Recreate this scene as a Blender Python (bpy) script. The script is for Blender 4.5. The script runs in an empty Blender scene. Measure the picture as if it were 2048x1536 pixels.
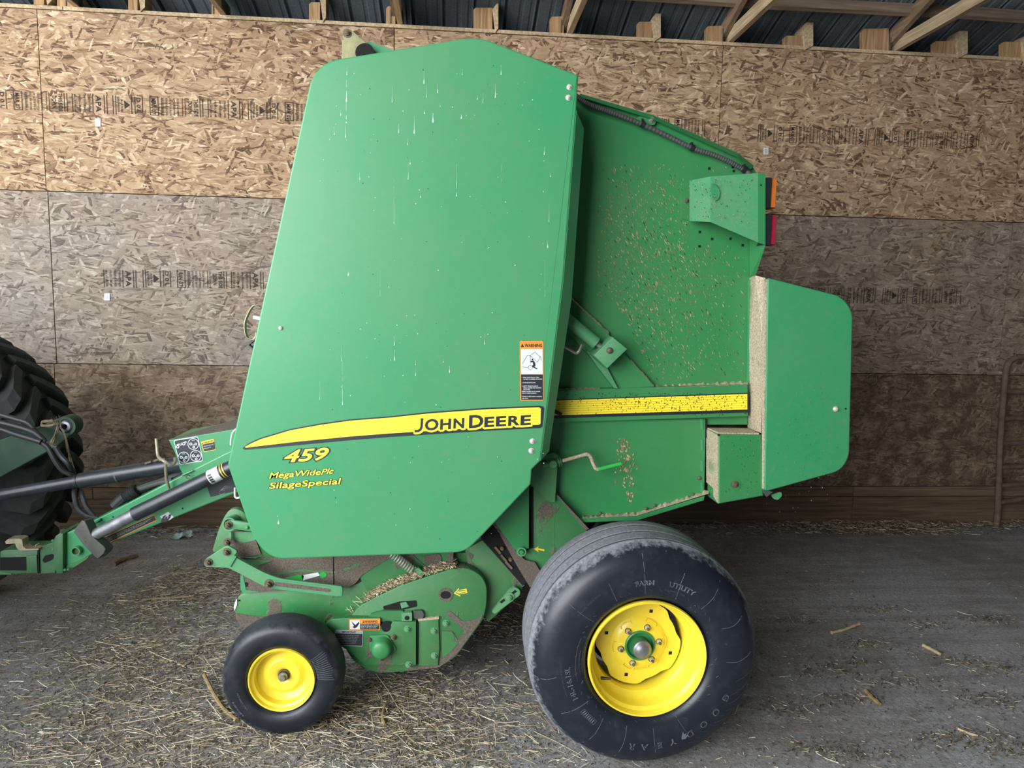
import bpy, bmesh, math, random
from mathutils import Vector, Matrix
import numpy as np
random.seed(11); np.random.seed(11)
C = bpy.context.scene.collection
S = bpy.context.scene
pi = math.pi

# ------------------------------------------------------------------ camera, world, light, exposure
FOC, YAW, PITCH, ROLL = 1420.0, 0.0866, 0.1126, -0.0203      # focal length in pixels of a 2048 wide frame
CAM_H = 1.74                                                   # eye height; the back wall is WALL_Y away
WALL_Y = 5.418
cyw, syw, cp, sp = math.cos(YAW), math.sin(YAW), math.cos(PITCH), math.sin(PITCH)
fwd = Vector((syw*cp, cyw*cp, -sp)); rgt = Vector((cyw, -syw, 0)); dwn = fwd.cross(rgt)
RX = math.cos(ROLL)*rgt + math.sin(ROLL)*dwn
RD = -math.sin(ROLL)*rgt + math.cos(ROLL)*dwn
cam = bpy.data.cameras.new('camera'); cam_ob = bpy.data.objects.new('camera', cam); C.objects.link(cam_ob)
cam.sensor_fit = 'HORIZONTAL'; cam.sensor_width = 36.0; cam.lens = FOC/2048*36.0
cam.clip_start = 0.05; cam.clip_end = 200
m3 = Matrix((RX, -RD, -fwd)).transposed()
cam_ob.matrix_world = Matrix.Translation((0, 0, CAM_H)) @ m3.to_4x4()
S.camera = cam_ob

W = bpy.data.worlds.new('overcast_sky'); S.world = W; W.use_nodes = True
bg = W.node_tree.nodes['Background']
bg.inputs[0].default_value = (0.80, 0.90, 1.0, 1); bg.inputs[1].default_value = 1.05

def area(name, loc, target, sx, sy, power, col):
    l = bpy.data.lights.new(name, 'AREA'); l.shape = 'RECTANGLE'; l.size = sx; l.size_y = sy
    l.energy = power; l.color = col
    o = bpy.data.objects.new(name, l); C.objects.link(o); o.location = loc
    o.rotation_euler = (Vector(target) - Vector(loc)).to_track_quat('-Z', 'Y').to_euler()
    return o
# daylight entering through the open front and the open left end of the shed
area('daylight_open_end', (-6.6, 0.8, 3.2), (0.4, 3.2, 1.6), 5.0, 4.4, 300, (0.86, 0.94, 1.0))
area('daylight_open_front', (-5.0, -3.5, 3.2), (-0.6, 3.6, 1.2), 6.4, 5.0, 900, (0.97, 0.985, 1.0))
S.view_settings.view_transform = 'Standard'; S.view_settings.look = 'None'
S.view_settings.gamma = 1.0; S.view_settings.use_curve_mapping = False
S.view_settings.exposure = 0.38
try:
    S.cycles.use_denoising = True
    S.cycles.max_bounces = 6
except Exception: pass

# ------------------------------------------------------------------ measuring helpers
def ray(u, v):
    return RX*((u-1024)/FOC) + RD*((v-768)/FOC) + fwd
def P(u, v, Y):                                   # the point of the plane y=Y seen at a pixel of the photograph
    d = ray(u, v); t = Y/d.y
    return Vector((d.x*t, Y, CAM_H + d.z*t))
def PZ(u, v, Z=0.0):
    d = ray(u, v); t = (Z-CAM_H)/d.z
    return Vector((d.x*t, d.y*t, Z))
def px(Y, u=1024, v=900):                         # metres per pixel on the plane y=Y
    return (P(u+1, v, Y) - P(u-1, v, Y)).length/2
def round_poly(pts, rad, n=6):
    out = []; N = len(pts)
    for i, p in enumerate(pts):
        r = rad[i] if isinstance(rad, (list, tuple)) else rad
        p = np.array(p, float); a = np.array(pts[i-1], float); b = np.array(pts[(i+1) % N], float)
        if r <= 0: out.append(tuple(p)); continue
        da = a-p; db = b-p; la = np.linalg.norm(da); lb = np.linalg.norm(db)
        r_ = min(r, la*0.49, lb*0.49)
        s = p+da/la*r_; e = p+db/lb*r_
        for k in range(n+1):
            t = k/n; out.append(tuple((1-t)**2*s + 2*t*(1-t)*p + t*t*e))
    return out
def ell(cx, cy, rx, ry=None, n=20, a=0.0):
    ry = ry or rx
    return [(cx+rx*math.cos(2*pi*k/n)*math.cos(a)-ry*math.sin(2*pi*k/n)*math.sin(a),
             cy+rx*math.cos(2*pi*k/n)*math.sin(a)+ry*math.sin(2*pi*k/n)*math.cos(a)) for k in range(n)]
def catmull(pts, n=6):
    pts = [Vector(p) for p in pts]; out = []
    for i in range(len(pts)-1):
        p0 = pts[max(i-1, 0)]; p1 = pts[i]; p2 = pts[i+1]; p3 = pts[min(i+2, len(pts)-1)]
        for k in range(n):
            t = k/n
            out.append(0.5*((2*p1)+(p2-p0)*t+(2*p0-5*p1+4*p2-p3)*t*t+(3*p1-p0-3*p2+p3)*t**3))
    out.append(pts[-1]); return out

_text = {}
def text_mesh(body, offset=0.0, shear=0.0):
    key = (body, offset, shear)
    if key not in _text:
        c = bpy.data.curves.new('t', 'FONT'); c.body = body; c.size = 1.0; c.offset = offset; c.shear = shear
        c.resolution_u = 3
        o = bpy.data.objects.new('t', c); C.objects.link(o)
        dg = bpy.context.evaluated_depsgraph_get(); dg.update()
        m = bpy.data.meshes.new_from_object(o.evaluated_get(dg))
        _text[key] = ([(v.co.x, v.co.y) for v in m.vertices], [tuple(p.vertices) for p in m.polygons])
        bpy.data.objects.remove(o); bpy.data.curves.remove(c); bpy.data.meshes.remove(m)
    return _text[key]

WORLD = {}
def setprops(o, label=None, cat=None, group=None, kind=None):
    if label: o['label'] = label
    if cat: o['category'] = cat
    if group: o['group'] = group
    if kind: o['kind'] = kind
def attach(o, parent, world):
    WORLD[o.name] = Vector(world)
    if parent is not None:
        o.parent = parent
        o.matrix_parent_inverse = Matrix.Translation(-WORLD[parent.name])
def thing(name, loc, label, cat, group=None, kind=None, parent=None):
    o = bpy.data.objects.new(name, None); C.objects.link(o); o.location = loc
    o.empty_display_size = 0.1
    setprops(o, label, cat, group, kind); attach(o, parent, loc); return o

class MB:
    def __init__(s): s.v = []; s.f = []; s.m = []; s.mats = []
    def mi(s, mat):
        if mat not in s.mats: s.mats.append(mat)
        return s.mats.index(mat)
    def add(s, verts, faces, mat):
        b = len(s.v); s.v += [tuple(x) for x in verts]; i = s.mi(mat)
        for f in faces: s.f.append(tuple(b+k for k in f)); s.m.append(i)
    def poly(s, pts, mat): s.add(pts, [tuple(range(len(pts)))], mat)
    def ppoly(s, pts, Y, mat): s.poly([P(u, v, Y) for u, v in pts], mat)
    def prism3(s, pts, dvec, mat, bevel=0.0, inward=None, matside=None):
        pts = [Vector(p) for p in pts]; n = len(pts); d = Vector(dvec)
        rings = []
        if bevel > 0:
            nd = d.normalized(); cen = sum(pts, Vector())/n
            # signed area decides the inward side
            ar = sum(((pts[i]-cen).cross(pts[(i+1) % n]-cen)).dot(nd) for i in range(n))
            sg = 1 if ar > 0 else -1
            ins = []
            for i in range(n):
                e1 = (pts[i]-pts[i-1]); e2 = (pts[(i+1) % n]-pts[i])
                n1 = nd.cross(e1).normalized()*sg if e1.length > 1e-9 else Vector()
                n2 = nd.cross(e2).normalized()*sg if e2.length > 1e-9 else Vector()
                m_ = (n1+n2); m_ = m_.normalized() if m_.length > 1e-6 else n1
                k = max(0.4, m_.dot(n1))
                ins.append(pts[i]+m_*(bevel/k))
            rings = [ins, [p+nd*bevel*0.3 - (p-q)*0.3 for p, q in zip(pts, ins)], [p+nd*bevel for p in pts], [p+d for p in pts]]
        else:
            rings = [pts, [p+d for p in pts]]
        verts = [p for r in rings for p in r]; L = len(rings)
        s.add(verts, [tuple(range(n)), tuple(range((L-1)*n, L*n))[::-1]], mat)
        b = len(s.v)-len(verts); i = s.mi(matside or mat)
        for r in range(L-1):
            for k in range(n):
                s.f.append((b+r*n+k, b+(r+1)*n+k, b+(r+1)*n+(k+1) % n, b+r*n+(k+1) % n)); s.m.append(i)
    def prism(s, pts, Y, depth, mat, bevel=0.0, matside=None):
        s.prism3([P(u, v, Y) for u, v in pts], (0, depth, 0), mat, bevel, matside=matside)
    def ring_plate(s, outer, inner, Y, depth, mat):          # plate with a hole, both outlines of equal count
        n = len(outer)
        o = [P(u, v, Y) for u, v in outer]; q = [P(u, v, Y) for u, v in inner]; d = Vector((0, depth, 0))
        V = o+q+[p+d for p in o]+[p+d for p in q]; F = []
        for k in range(n):
            j = (k+1) % n
            F += [(k, j, n+j, n+k), (k, 2*n+k, 2*n+j, j), (n+k, n+j, 3*n+j, 3*n+k), (2*n+k, 3*n+k, 3*n+j, 2*n+j)]
        s.add(V, F, mat)
    def box(s, a, b, mat):
        x0, y0, z0 = a; x1, y1, z1 = b
        V = [(x, y, z) for x in (x0, x1) for y in (y0, y1) for z in (z0, z1)]
        s.add(V, [(0, 1, 3, 2), (4, 6, 7, 5), (0, 4, 5, 1), (2, 3, 7, 6), (0, 2, 6, 4), (1, 5, 7, 3)], mat)
    def bar(s, a, b, w, h, mat, up=(0, 0, 1)):               # square bar between two points, w sideways and h upwards
        a = Vector(a); b = Vector(b); d = (b-a).normalized(); sd = d.cross(Vector(up)).normalized(); u = sd.cross(d)
        V = [p+sd*(w/2*i)+u*(h/2*j) for p in (a, b) for i, j in ((-1, -1), (1, -1), (1, 1), (-1, 1))]
        s.add(V, [(0, 1, 2, 3), (7, 6, 5, 4), (0, 4, 5, 1), (1, 5, 6, 2), (2, 6, 7, 3), (3, 7, 4, 0)], mat)
    def tube(s, pts, r, mat, seg=8, cap=True, closed=False):
        pts = [Vector(p) for p in pts]; n = len(pts)
        rs = r if isinstance(r, (list, tuple)) else [r]*n
        t = (pts[1]-pts[0]).normalized()
        a = t.cross(Vector((0, 0, 1)));
        if a.length < 0.1: a = t.cross(Vector((0, 1, 0)))
        a.normalize(); V = []
        for i in range(n):
            tn = (pts[(i+1) % n if closed else min(i+1, n-1)]-pts[(i-1) if (closed or i > 0) else 0]).normalized()
            a = (a - tn*a.dot(tn)).normalized(); b = tn.cross(a)
            for k in range(seg):
                an = 2*pi*k/seg; V.append(pts[i]+(a*math.cos(an)+b*math.sin(an))*rs[i])
        F = []
        for i in range(n if closed else n-1):
            j = (i+1) % n
            for k in range(seg):
                F.append((i*seg+k, i*seg+(k+1) % seg, j*seg+(k+1) % seg, j*seg+k))
        if cap and not closed: F += [tuple(range(seg))[::-1], tuple(range((n-1)*seg, n*seg))]
        s.add(V, F, mat)
    def cyl(s, a, b, r, mat, seg=16, r2=None): s.tube([a, b], [r, r if r2 is None else r2], mat, seg)
    def lathe(s, cen, prof, mat, seg=48, close=False, a0=0, a1=2*pi):   # (radius, y offset) about the y axis
        cen = Vector(cen); full = abs(a1-a0-2*pi) < 1e-6; m = seg if full else seg+1; V = []; F = []
        for r, y in prof:
            for k in range(m):
                an = a0+(a1-a0)*k/seg; V.append((cen.x+r*math.cos(an), cen.y+y, cen.z+r*math.sin(an)))
        n = len(prof)
        for i in range(n-1 if not close else n):
            j = (i+1) % n
            for k in range(seg):
                q = (k+1) % m; F.append((i*m+k, i*m+q, j*m+q, j*m+k))
        s.add(V, F, mat)
    def text(s, body, o, xr, yt, Y, mat, offset=0.0, shear=0.0, dY=0.0, fitcap=True):
        # o: left end of the baseline, xr: right end, yt: top of the capitals above o (pixels of the photograph)
        V, F = text_mesh(body, offset, shear)
        V0, _ = text_mesh(body, 0.0, 0.0)
        x0 = min(p[0] for p in V0); x1 = max(p[0] for p in V0)
        O = P(*o, Y); ex = (P(*xr, Y)-O)/(x1-x0); ey = (P(*yt, Y)-O)/0.73
        s.add([O+ex*(p[0]-x0)+ey*p[1]+Vector((0, dY, 0)) for p in V], F, mat)
    def text_map(s, body, fn, mat, offset=0.0, shear=0.0):
        V, F = text_mesh(body, offset, shear); s.add([fn(*p) for p in V], F, mat)
    def build(s, name, parent=None, label=None, cat=None, group=None, kind=None, smooth=30, loc=None, fixn=True):
        v = np.array(s.v, float); cen = Vector((v.min(0)+v.max(0))/2) if loc is None else Vector(loc)
        me = bpy.data.meshes.new(name); me.from_pydata([tuple(p) for p in (v-np.array(cen))], [], s.f)
        for m in s.mats: me.materials.append(m)
        me.polygons.foreach_set('material_index', s.m)
        if fixn:
            bm = bmesh.new(); bm.from_mesh(me); bmesh.ops.recalc_face_normals(bm, faces=bm.faces); bm.to_mesh(me); bm.free()
        if smooth:
            me.polygons.foreach_set('use_smooth', [True]*len(me.polygons)); me.set_sharp_from_angle(angle=math.radians(smooth))
        me.update()
        o = bpy.data.objects.new(name, me); C.objects.link(o); o.location = cen
        setprops(o, label, cat, group, kind); attach(o, parent, cen); return o
def copy_at(src, loc, parent, scale=None, rot=None):
    o = src.copy(); C.objects.link(o); o.location = loc
    if scale is not None: o.scale = scale
    if rot is not None: o.rotation_euler = rot
    attach(o, parent, loc); return o

# ------------------------------------------------------------------ materials
def lin(r, g, b):
    f = lambda c: (c/255/12.92 if c/255 <= 0.04045 else ((c/255+0.055)/1.055)**2.4)
    return (f(r), f(g), f(b), 1.0)
class NT:
    def __init__(s, name):
        s.mat = bpy.data.materials.new(name); s.mat.use_nodes = True; s.t = s.mat.node_tree
        s.b = s.t.nodes['Principled BSDF']; s.pos = None
    def n(s, typ, ins=None, **kw):
        x = s.t.nodes.new('ShaderNode'+typ)
        for k, v in kw.items(): setattr(x, k, v)
        for k, v in (ins or {}).items(): s.set(x.inputs[k], v)
        return x
    def set(s, sock, v):
        if isinstance(v, bpy.types.NodeSocket): s.t.links.new(v, sock)
        elif isinstance(v, bpy.types.Node): s.t.links.new(v.outputs[0], sock)
        else: sock.default_value = v
    def P(s, **kw):
        for k, v in kw.items(): s.set(s.b.inputs[k.replace('_', ' ')], v)
    def wpos(s):
        if s.pos is None: s.pos = s.n('NewGeometry').outputs['Position']
        return s.pos
    def math(s, op, a, b=0.0, clamp=False):
        x = s.n('Math', operation=op, use_clamp=clamp); s.set(x.inputs[0], a); s.set(x.inputs[1], b); return x.outputs[0]
    def noise(s, scale, detail=4, rough=0.55, vec=None, dist=0.0):
        x = s.n('TexNoise', {'Scale': scale, 'Detail': detail, 'Roughness': rough, 'Distortion': dist})
        s.set(x.inputs['Vector'], s.wpos() if vec is None else vec); return x.outputs['Fac']
    def mapv(s, scale=(1, 1, 1), rot=(0, 0, 0), vec=None, loc=(0, 0, 0)):
        x = s.n('Mapping', {'Scale': scale, 'Rotation': rot, 'Location': loc}); s.set(x.inputs['Vector'], s.wpos() if vec is None else vec); return x.outputs[0]
    def ramp(s, fac, stops, interp='LINEAR'):
        x = s.n('ValToRGB'); r = x.color_ramp; r.interpolation = interp
        while len(r.elements) < len(stops): r.elements.new(0.5)
        for e, (p, c) in zip(r.elements, stops): e.position = p; e.color = c if not isinstance(c, (int, float)) else (c, c, c, 1)
        s.set(x.inputs[0], fac); return x.outputs[0]
    def mix(s, fac, a, b, mode='MIX'):
        x = s.n('Mix', data_type='RGBA', blend_type=mode); s.set(x.inputs[0], fac); s.set(x.inputs[6], a); s.set(x.inputs[7], b); return x.outputs[2]
    def bump(s, h, strength=0.3, dist=0.01):
        x = s.n('Bump', {'Strength': strength, 'Distance': dist}); s.set(x.inputs['Height'], h); s.set(s.b.inputs['Normal'], x.outputs[0])
def simple(name, col, rough=0.5, metal=0.0, noise=0.0, nscale=20, coat=0.0, spec=0.5, bump=0.0):
    t = NT(name); t.P(Roughness=rough, Metallic=metal, Coat_Weight=coat, Specular_IOR_Level=spec)
    if noise:
        f = t.noise(nscale, 5); k = t.ramp(f, [(0.3, 1-noise), (0.7, 1+noise*0.5)])
        t.P(Base_Color=t.mix(1.0, col, k, 'MULTIPLY'))
        if bump: t.bump(f, bump, 0.004)
    else: t.P(Base_Color=col)
    return t.mat

GREEN = lin(50, 142, 92)
def green(name, dust=0.08, mud=0.0, rough=0.38, col=GREEN, speck=0.0, dustcol=lin(150, 136, 112), mudcol=lin(84, 76, 66)):
    t = NT(name); base = col
    f = t.noise(1.7, 5, 0.6); base = t.mix(t.ramp(f, [(0.35, 0.0), (0.75, dust*2.2)]), base, dustcol)
    f2 = t.noise(38, 3, 0.7); base = t.mix(t.ramp(f2, [(0.5, 0.0), (0.72, dust*1.1)]), base, dustcol)
    r = rough
    if speck:
        f3 = t.noise(90, 2, 0.5); m = t.ramp(f3, [(0.62, 0.0), (0.68, speck)]); base = t.mix(m, base, dustcol)
    if mud:
        f4 = t.noise(5.5, 7, 0.62); m4 = t.ramp(f4, [(0.62-mud*0.3, 0.0), (0.66-mud*0.3, 1.0)])
        fine = t.noise(160, 3, 0.7); mc = t.mix(t.ramp(fine, [(0.35, 0.0), (0.65, 1.0)]), mudcol, lin(112, 102, 90))
        base = t.mix(m4, base, mc); r = t.math('ADD', t.math('MULTIPLY', m4, 0.5), rough)
        t.bump(t.math('ADD', t.math('MULTIPLY', m4, 0.5), t.math('MULTIPLY', t.math('MULTIPLY', fine, m4), 0.8)), 0.5, 0.006)
    t.P(Base_Color=base, Roughness=r, Coat_Weight=0.12, Coat_Roughness=0.25)
    return t.mat
M = {}
M['green'] = green('green_paint', 0.07)
M['green_gate'] = green('green_paint_dusty', 0.05, speck=0.0, col=lin(42, 128, 72), rough=0.45)
M['green_dull'] = green('green_paint_dull', 0.16, speck=0.25, rough=0.55)
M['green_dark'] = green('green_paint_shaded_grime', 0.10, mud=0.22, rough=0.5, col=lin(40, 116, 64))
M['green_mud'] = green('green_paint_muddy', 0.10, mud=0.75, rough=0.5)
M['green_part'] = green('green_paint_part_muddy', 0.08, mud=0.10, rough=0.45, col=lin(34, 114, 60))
M['green_bright'] = simple('fresh_green_paint', lin(50, 165, 70), 0.35)
M['mud'] = green('caked_mud', 0.0, mud=2.2, rough=0.5, mudcol=lin(80, 73, 64))
def dusty():
    t = NT('tan_dust'); f = t.noise(140, 4, 0.7); g = t.noise(9, 4)
    c = t.ramp(f, [(0.3, lin(124, 110, 90)), (0.5, lin(180, 165, 140)), (0.72, lin(214, 200, 174))])
    c = t.mix(t.ramp(g, [(0.60, 0.0), (0.7, 0.55)]), c, lin(78, 120, 80)); t.P(Base_Color=c, Roughness=0.95); t.bump(f, 0.8, 0.004); return t.mat
M['dust'] = dusty()
M['beige'] = simple('dust_coated_steel', lin(150, 146, 108), 0.8, noise=0.25, nscale=30)
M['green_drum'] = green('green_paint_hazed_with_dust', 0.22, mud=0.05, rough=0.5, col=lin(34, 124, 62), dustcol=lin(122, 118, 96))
M['yellow'] = simple('yellow_wheel_paint', lin(238, 214, 62), 0.36, noise=0.08, nscale=14, coat=0.1)
M['decal_yellow'] = simple('yellow_decal', lin(250, 230, 62), 0.45)
M['decal_line'] = simple('yellow_decal_pinstripe', lin(226, 190, 36), 0.45)
M['decal_black'] = simple('black_decal', lin(34, 38, 46), 0.45)
M['decal_white'] = simple('white_decal', lin(208, 214, 214), 0.5)
M['decal_grey'] = simple('grey_decal_print', lin(150, 156, 156), 0.5)
M['decal_orange'] = simple('orange_decal', lin(232, 140, 48), 0.5)
M['decal_caution'] = simple('caution_yellow_decal', lin(232, 196, 50), 0.5)
M['white'] = simple('white_plastic', lin(232, 234, 230), 0.5)
M['black'] = simple('black_void', (0.004, 0.004, 0.004, 1), 0.9)
M['blackplastic'] = simple('black_plastic', lin(30, 33, 38), 0.42, noise=0.2)
M['blacktube'] = simple('black_tube_paint', lin(44, 48, 55), 0.33, noise=0.35, nscale=30)
M['steel'] = simple('zinc_steel', lin(168, 164, 154), 0.42, 0.75, noise=0.2, nscale=60)
M['boltpale'] = simple('pale_zinc_bolt', lin(214, 208, 196), 0.42, 0.35, noise=0.15, nscale=90)
M['boltdark'] = simple('dirty_bolt', lin(112, 98, 80), 0.65, 0.35, noise=0.4, nscale=90)
M['chrome'] = simple('scuffed_chrome', lin(138, 140, 144), 0.45, 0.6, noise=0.35, nscale=28)
M['graymetal'] = simple('dull_gray_steel', lin(84, 86, 80), 0.55, 0.2, noise=0.25, nscale=25)
M['galv'] = simple('galvanised_rod', lin(164, 158, 132), 0.5, 0.45, noise=0.25, nscale=40)
M['spring'] = simple('spring_steel', lin(172, 176, 160), 0.5, 0.3, noise=0.2)
M['amber'] = simple('amber_lens', lin(192, 104, 40), 0.3, noise=0.15, nscale=50)
M['redlens'] = simple('red_lens', lin(150, 34, 54), 0.3, noise=0.15, nscale=50)
M['twine'] = simple('sisal_twine', lin(118, 102, 84), 0.9, noise=0.3, nscale=80)
M['rust'] = simple('rusty_pipe', lin(112, 92, 80), 0.75, 0.1, noise=0.4, nscale=14, bump=0.4)
M['dropping'] = simple('bird_dropping', lin(206, 226, 214), 0.8)
M['chaffdark'] = simple('dark_chaff', lin(48, 58, 36), 0.9)

def hose():
    return simple('black_rubber_hose', lin(40, 42, 45), 0.55, noise=0.3, nscale=60)
M['hose'] = hose()
M['hosegrey'] = simple('dusty_corrugated_hose', lin(74, 74, 72), 0.7, noise=0.4, nscale=120)
def rubber(name, base, dusty, R, cz, edge=0.03, rough=0.36, dcol=lin(138, 140, 146)):
    t = NT(name); o = t.n('TexCoord').outputs['Object']
    sx = t.n('SeparateXYZ'); t.set(sx.inputs[0], o)
    r = t.math('SQRT', t.math('ADD', t.math('MULTIPLY', sx.outputs[0], sx.outputs[0]), t.math('MULTIPLY', sx.outputs[2], sx.outputs[2])))
    nz = t.noise(42, 5, 0.7, vec=o); nb = t.noise(4, 3, vec=o)
    k = t.math('ADD', r, t.math('MULTIPLY', t.math('SUBTRACT', nz, 0.5), 0.075))
    k = t.math('ADD', k, t.math('MULTIPLY', t.math('SUBTRACT', nb, 0.5), 0.05))
    m = t.ramp(t.math('MULTIPLY', t.math('SUBTRACT', k, R-edge), 1/edge, True), [(0.25, 0.0), (0.65, 1.0)])
    m = t.math('MULTIPLY', m, dusty)
    g = t.noise(70, 4, 0.7, vec=o); dc = t.mix(t.ramp(g, [(0.3, 0.0), (0.7, 1.0)]), dcol, lin(96, 98, 102))
    fine = t.ramp(t.noise(14, 6, 0.65, vec=o), [(0.5, 0.0), (0.85, 0.16)])
    c = t.mix(fine, base, lin(104, 106, 108)); c = t.mix(m, c, dc)
    t.P(Base_Color=c, Roughness=t.math('ADD', t.math('MULTIPLY', m, 0.4), rough), Specular_IOR_Level=0.45); t.bump(g, 0.15, 0.002); return t.mat
M['rubber'] = rubber('worn_black_rubber', lin(27, 32, 42), 0.9, 0.452, 0, 0.045)
M['rubber_s'] = rubber('smooth_black_rubber', lin(24, 28, 36), 0.14, 0.236, 0, 0.03, rough=0.42)
M['rubber_mark'] = simple('moulded_rubber_edge', lin(96, 100, 108), 0.5)
M['rubber_mark_dk'] = simple('raised_rubber_letter', lin(66, 70, 78), 0.45)
M['tractor_rubber'] = simple('tractor_tyre_rubber', lin(34, 40, 46), 0.75, noise=0.2)
M['tractor_lug'] = simple('dusty_lug_rubber', lin(50, 52, 52), 0.85, noise=0.3, nscale=30)

def osb():
    t = NT('oriented_strand_board'); oi = t.n('ObjectInfo')
    sep = t.n('SeparateXYZ'); t.set(sep.inputs[0], t.wpos())
    cv = t.n('CombineXYZ'); t.set(cv.inputs[0], t.math('ADD', sep.outputs[0], t.math('MULTIPLY', oi.outputs['Random'], 37.0)))
    t.set(cv.inputs[1], t.math('ADD', sep.outputs[2], t.math('MULTIPLY', oi.outputs['Random'], 11.0)))
    nv = t.n('TexNoise', {'Scale': 16.0, 'Detail': 3.0}, noise_dimensions='2D'); t.set(nv.inputs['Vector'], cv.outputs[0])
    off = t.n('VectorMath', operation='MULTIPLY_ADD'); t.set(off.inputs[0], nv.outputs['Color']); off.inputs[1].default_value = (0.018, 0.018, 0); t.set(off.inputs[2], cv.outputs[0])
    vec = off.outputs[0]
    val = None; h = None
    for k, (ang, L, wd, th) in enumerate([(4, .15, .040, 0), (-16, .13, .034, .45), (20, .12, .028, .5), (40, .10, .024, .66), (-38, .095, .022, .68), (70, .085, .020, .82), (-6, .12, .012, .70), (-64, .07, .014, .88), (12, .07, .009, .82)]):
        mp = t.n('Mapping', {'Rotation': (0, 0, math.radians(ang)), 'Location': (k*3.7, k*1.9, 0)}, vector_type='POINT'); t.set(mp.inputs[0], vec)
        sc = t.n('VectorMath', operation='MULTIPLY'); t.set(sc.inputs[0], mp.outputs[0]); sc.inputs[1].default_value = (1/L, 1/wd, 1)
        vo = t.n('TexVoronoi', {'Scale': 1.0, 'Randomness': 1.0}, voronoi_dimensions='2D', distance='EUCLIDEAN'); t.set(vo.inputs['Vector'], sc.outputs[0])
        s2 = t.n('SeparateColor'); t.set(s2.inputs[0], vo.outputs['Color'])
        edge = t.math('MULTIPLY', vo.outputs['Distance'], 0.15)
        v = t.math('SUBTRACT', s2.outputs[0], edge)
        if val is None: val = v; h = s2.outputs[0]
        else:
            m = t.math('GREATER_THAN', s2.outputs[1], th)
            val = t.n('Mix', data_type='FLOAT', ).outputs[0] if False else t.math('ADD', t.math('MULTIPLY', val, t.math('SUBTRACT', 1.0, m)), t.math('MULTIPLY', v, m))
            h = t.math('ADD', t.math('MULTIPLY', h, t.math('SUBTRACT', 1.0, m)), t.math('MULTIPLY', t.math('ADD', s2.outputs[2], 0.15*k), m))
    fm = t.n('VectorMath', operation='MULTIPLY'); t.set(fm.inputs[0], vec); fm.inputs[1].default_value = (22, 260, 1)
    fib = t.n('TexNoise', {'Scale': 1.0, 'Detail': 3.0, 'Roughness': 0.6}, noise_dimensions='2D'); t.set(fib.inputs['Vector'], fm.outputs[0])
    val = t.math('ADD', val, t.math('MULTIPLY', t.math('SUBTRACT', fib.outputs[0], 0.5), 0.62))
    col = t.ramp(val, [(0.0, lin(98, 70, 50)), (0.07, lin(140, 108, 80)), (0.28, lin(168, 135, 102)), (0.60, lin(186, 153, 118)), (0.86, lin(202, 172, 136)), (1.0, lin(236, 212, 176))])
    # per sheet: red = weathered grey with cool daylight painted in, green = brown dirt with baler shade painted in, blue = brightness
    oc = t.n('SeparateColor'); t.set(oc.inputs[0], oi.outputs['Color'])
    big = t.noise(1.1, 4, 0.6)
    wob = t.ramp(big, [(0.3, 0.55), (0.7, 1.15)])
    hsv = t.n('HueSaturation', {'Saturation': 0.30, 'Value': 0.95}); t.set(hsv.inputs['Color'], col)
    col = t.mix(t.math('MULTIPLY', oc.outputs[0], wob, True), col, t.mix(0.35, hsv.outputs[0], lin(150, 145, 138)))
    md = t.noise(7, 6, 0.65); mm = t.ramp(md, [(0.36, 0.35), (0.62, 1.0)])
    dcol = t.mix(t.ramp(t.noise(60, 4, 0.7), [(0.35, 0.0), (0.7, 1.0)]), lin(70, 56, 46), lin(112, 94, 76))
    col = t.mix(t.math('MULTIPLY', t.math('MULTIPLY', oc.outputs[1], mm), 0.95, True), col, dcol)
    gain = t.n('CombineColor'); [t.set(gain.inputs[i], oc.outputs[2]) for i in range(3)]
    col = t.mix(1.0, col, gain.outputs[0], 'MULTIPLY')
    t.P(Base_Color=col, Roughness=0.82, Specular_IOR_Level=0.25); t.bump(t.math('ADD', h, t.math('MULTIPLY', fib.outputs[0], 0.3)), 0.35, 0.004); return t.mat
M['osb'] = osb()
def wood(name, a, b, axis=(3, 60, 60), rough=0.8):
    t = NT(name); oi = t.n('ObjectInfo'); o = t.n('TexCoord').outputs['Object']
    ad = t.n('VectorMath', operation='ADD'); t.set(ad.inputs[0], o); t.set(ad.inputs[1], oi.outputs['Random'])
    f = t.noise(1.0, 5, 0.6, vec=t.mapv(axis, vec=ad.outputs[0]), dist=0.4); g = t.noise(3, 3, vec=ad.outputs[0])
    c = t.ramp(f, [(0.3, a), (0.5, tuple((x+y)/2 for x, y in zip(a, b))), (0.7, b)])
    c = t.mix(t.ramp(g, [(0.4, 0.0), (0.75, 0.35)]), c, lin(88, 74, 60))
    v = t.n('HueSaturation'); t.set(v.inputs['Color'], c); t.set(v.inputs['Value'], t.math('ADD', t.math('MULTIPLY', oi.outputs['Random'], 0.35), 0.82))
    t.P(Base_Color=v.outputs[0], Roughness=rough, Specular_IOR_Level=0.25); t.bump(f, 0.3, 0.004); return t.mat
M['wood_v'] = wood('lumber_upright_grain', lin(128, 96, 64), lin(186, 152, 112), (60, 60, 3))
M['wood_y'] = wood('lumber_pale', lin(150, 126, 96), lin(206, 184, 150), (60, 3, 60))
M['wood_dk'] = wood('lumber_grey_brown', lin(96, 78, 60), lin(140, 118, 94), (60, 3, 60))
M['wood_x'] = wood('weathered_board', lin(84, 68, 54), lin(138, 114, 90), (2, 50, 40))
M['wood_purlin'] = wood('weathered_purlin', lin(98, 84, 72), lin(146, 128, 108), (2, 50, 40))
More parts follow.
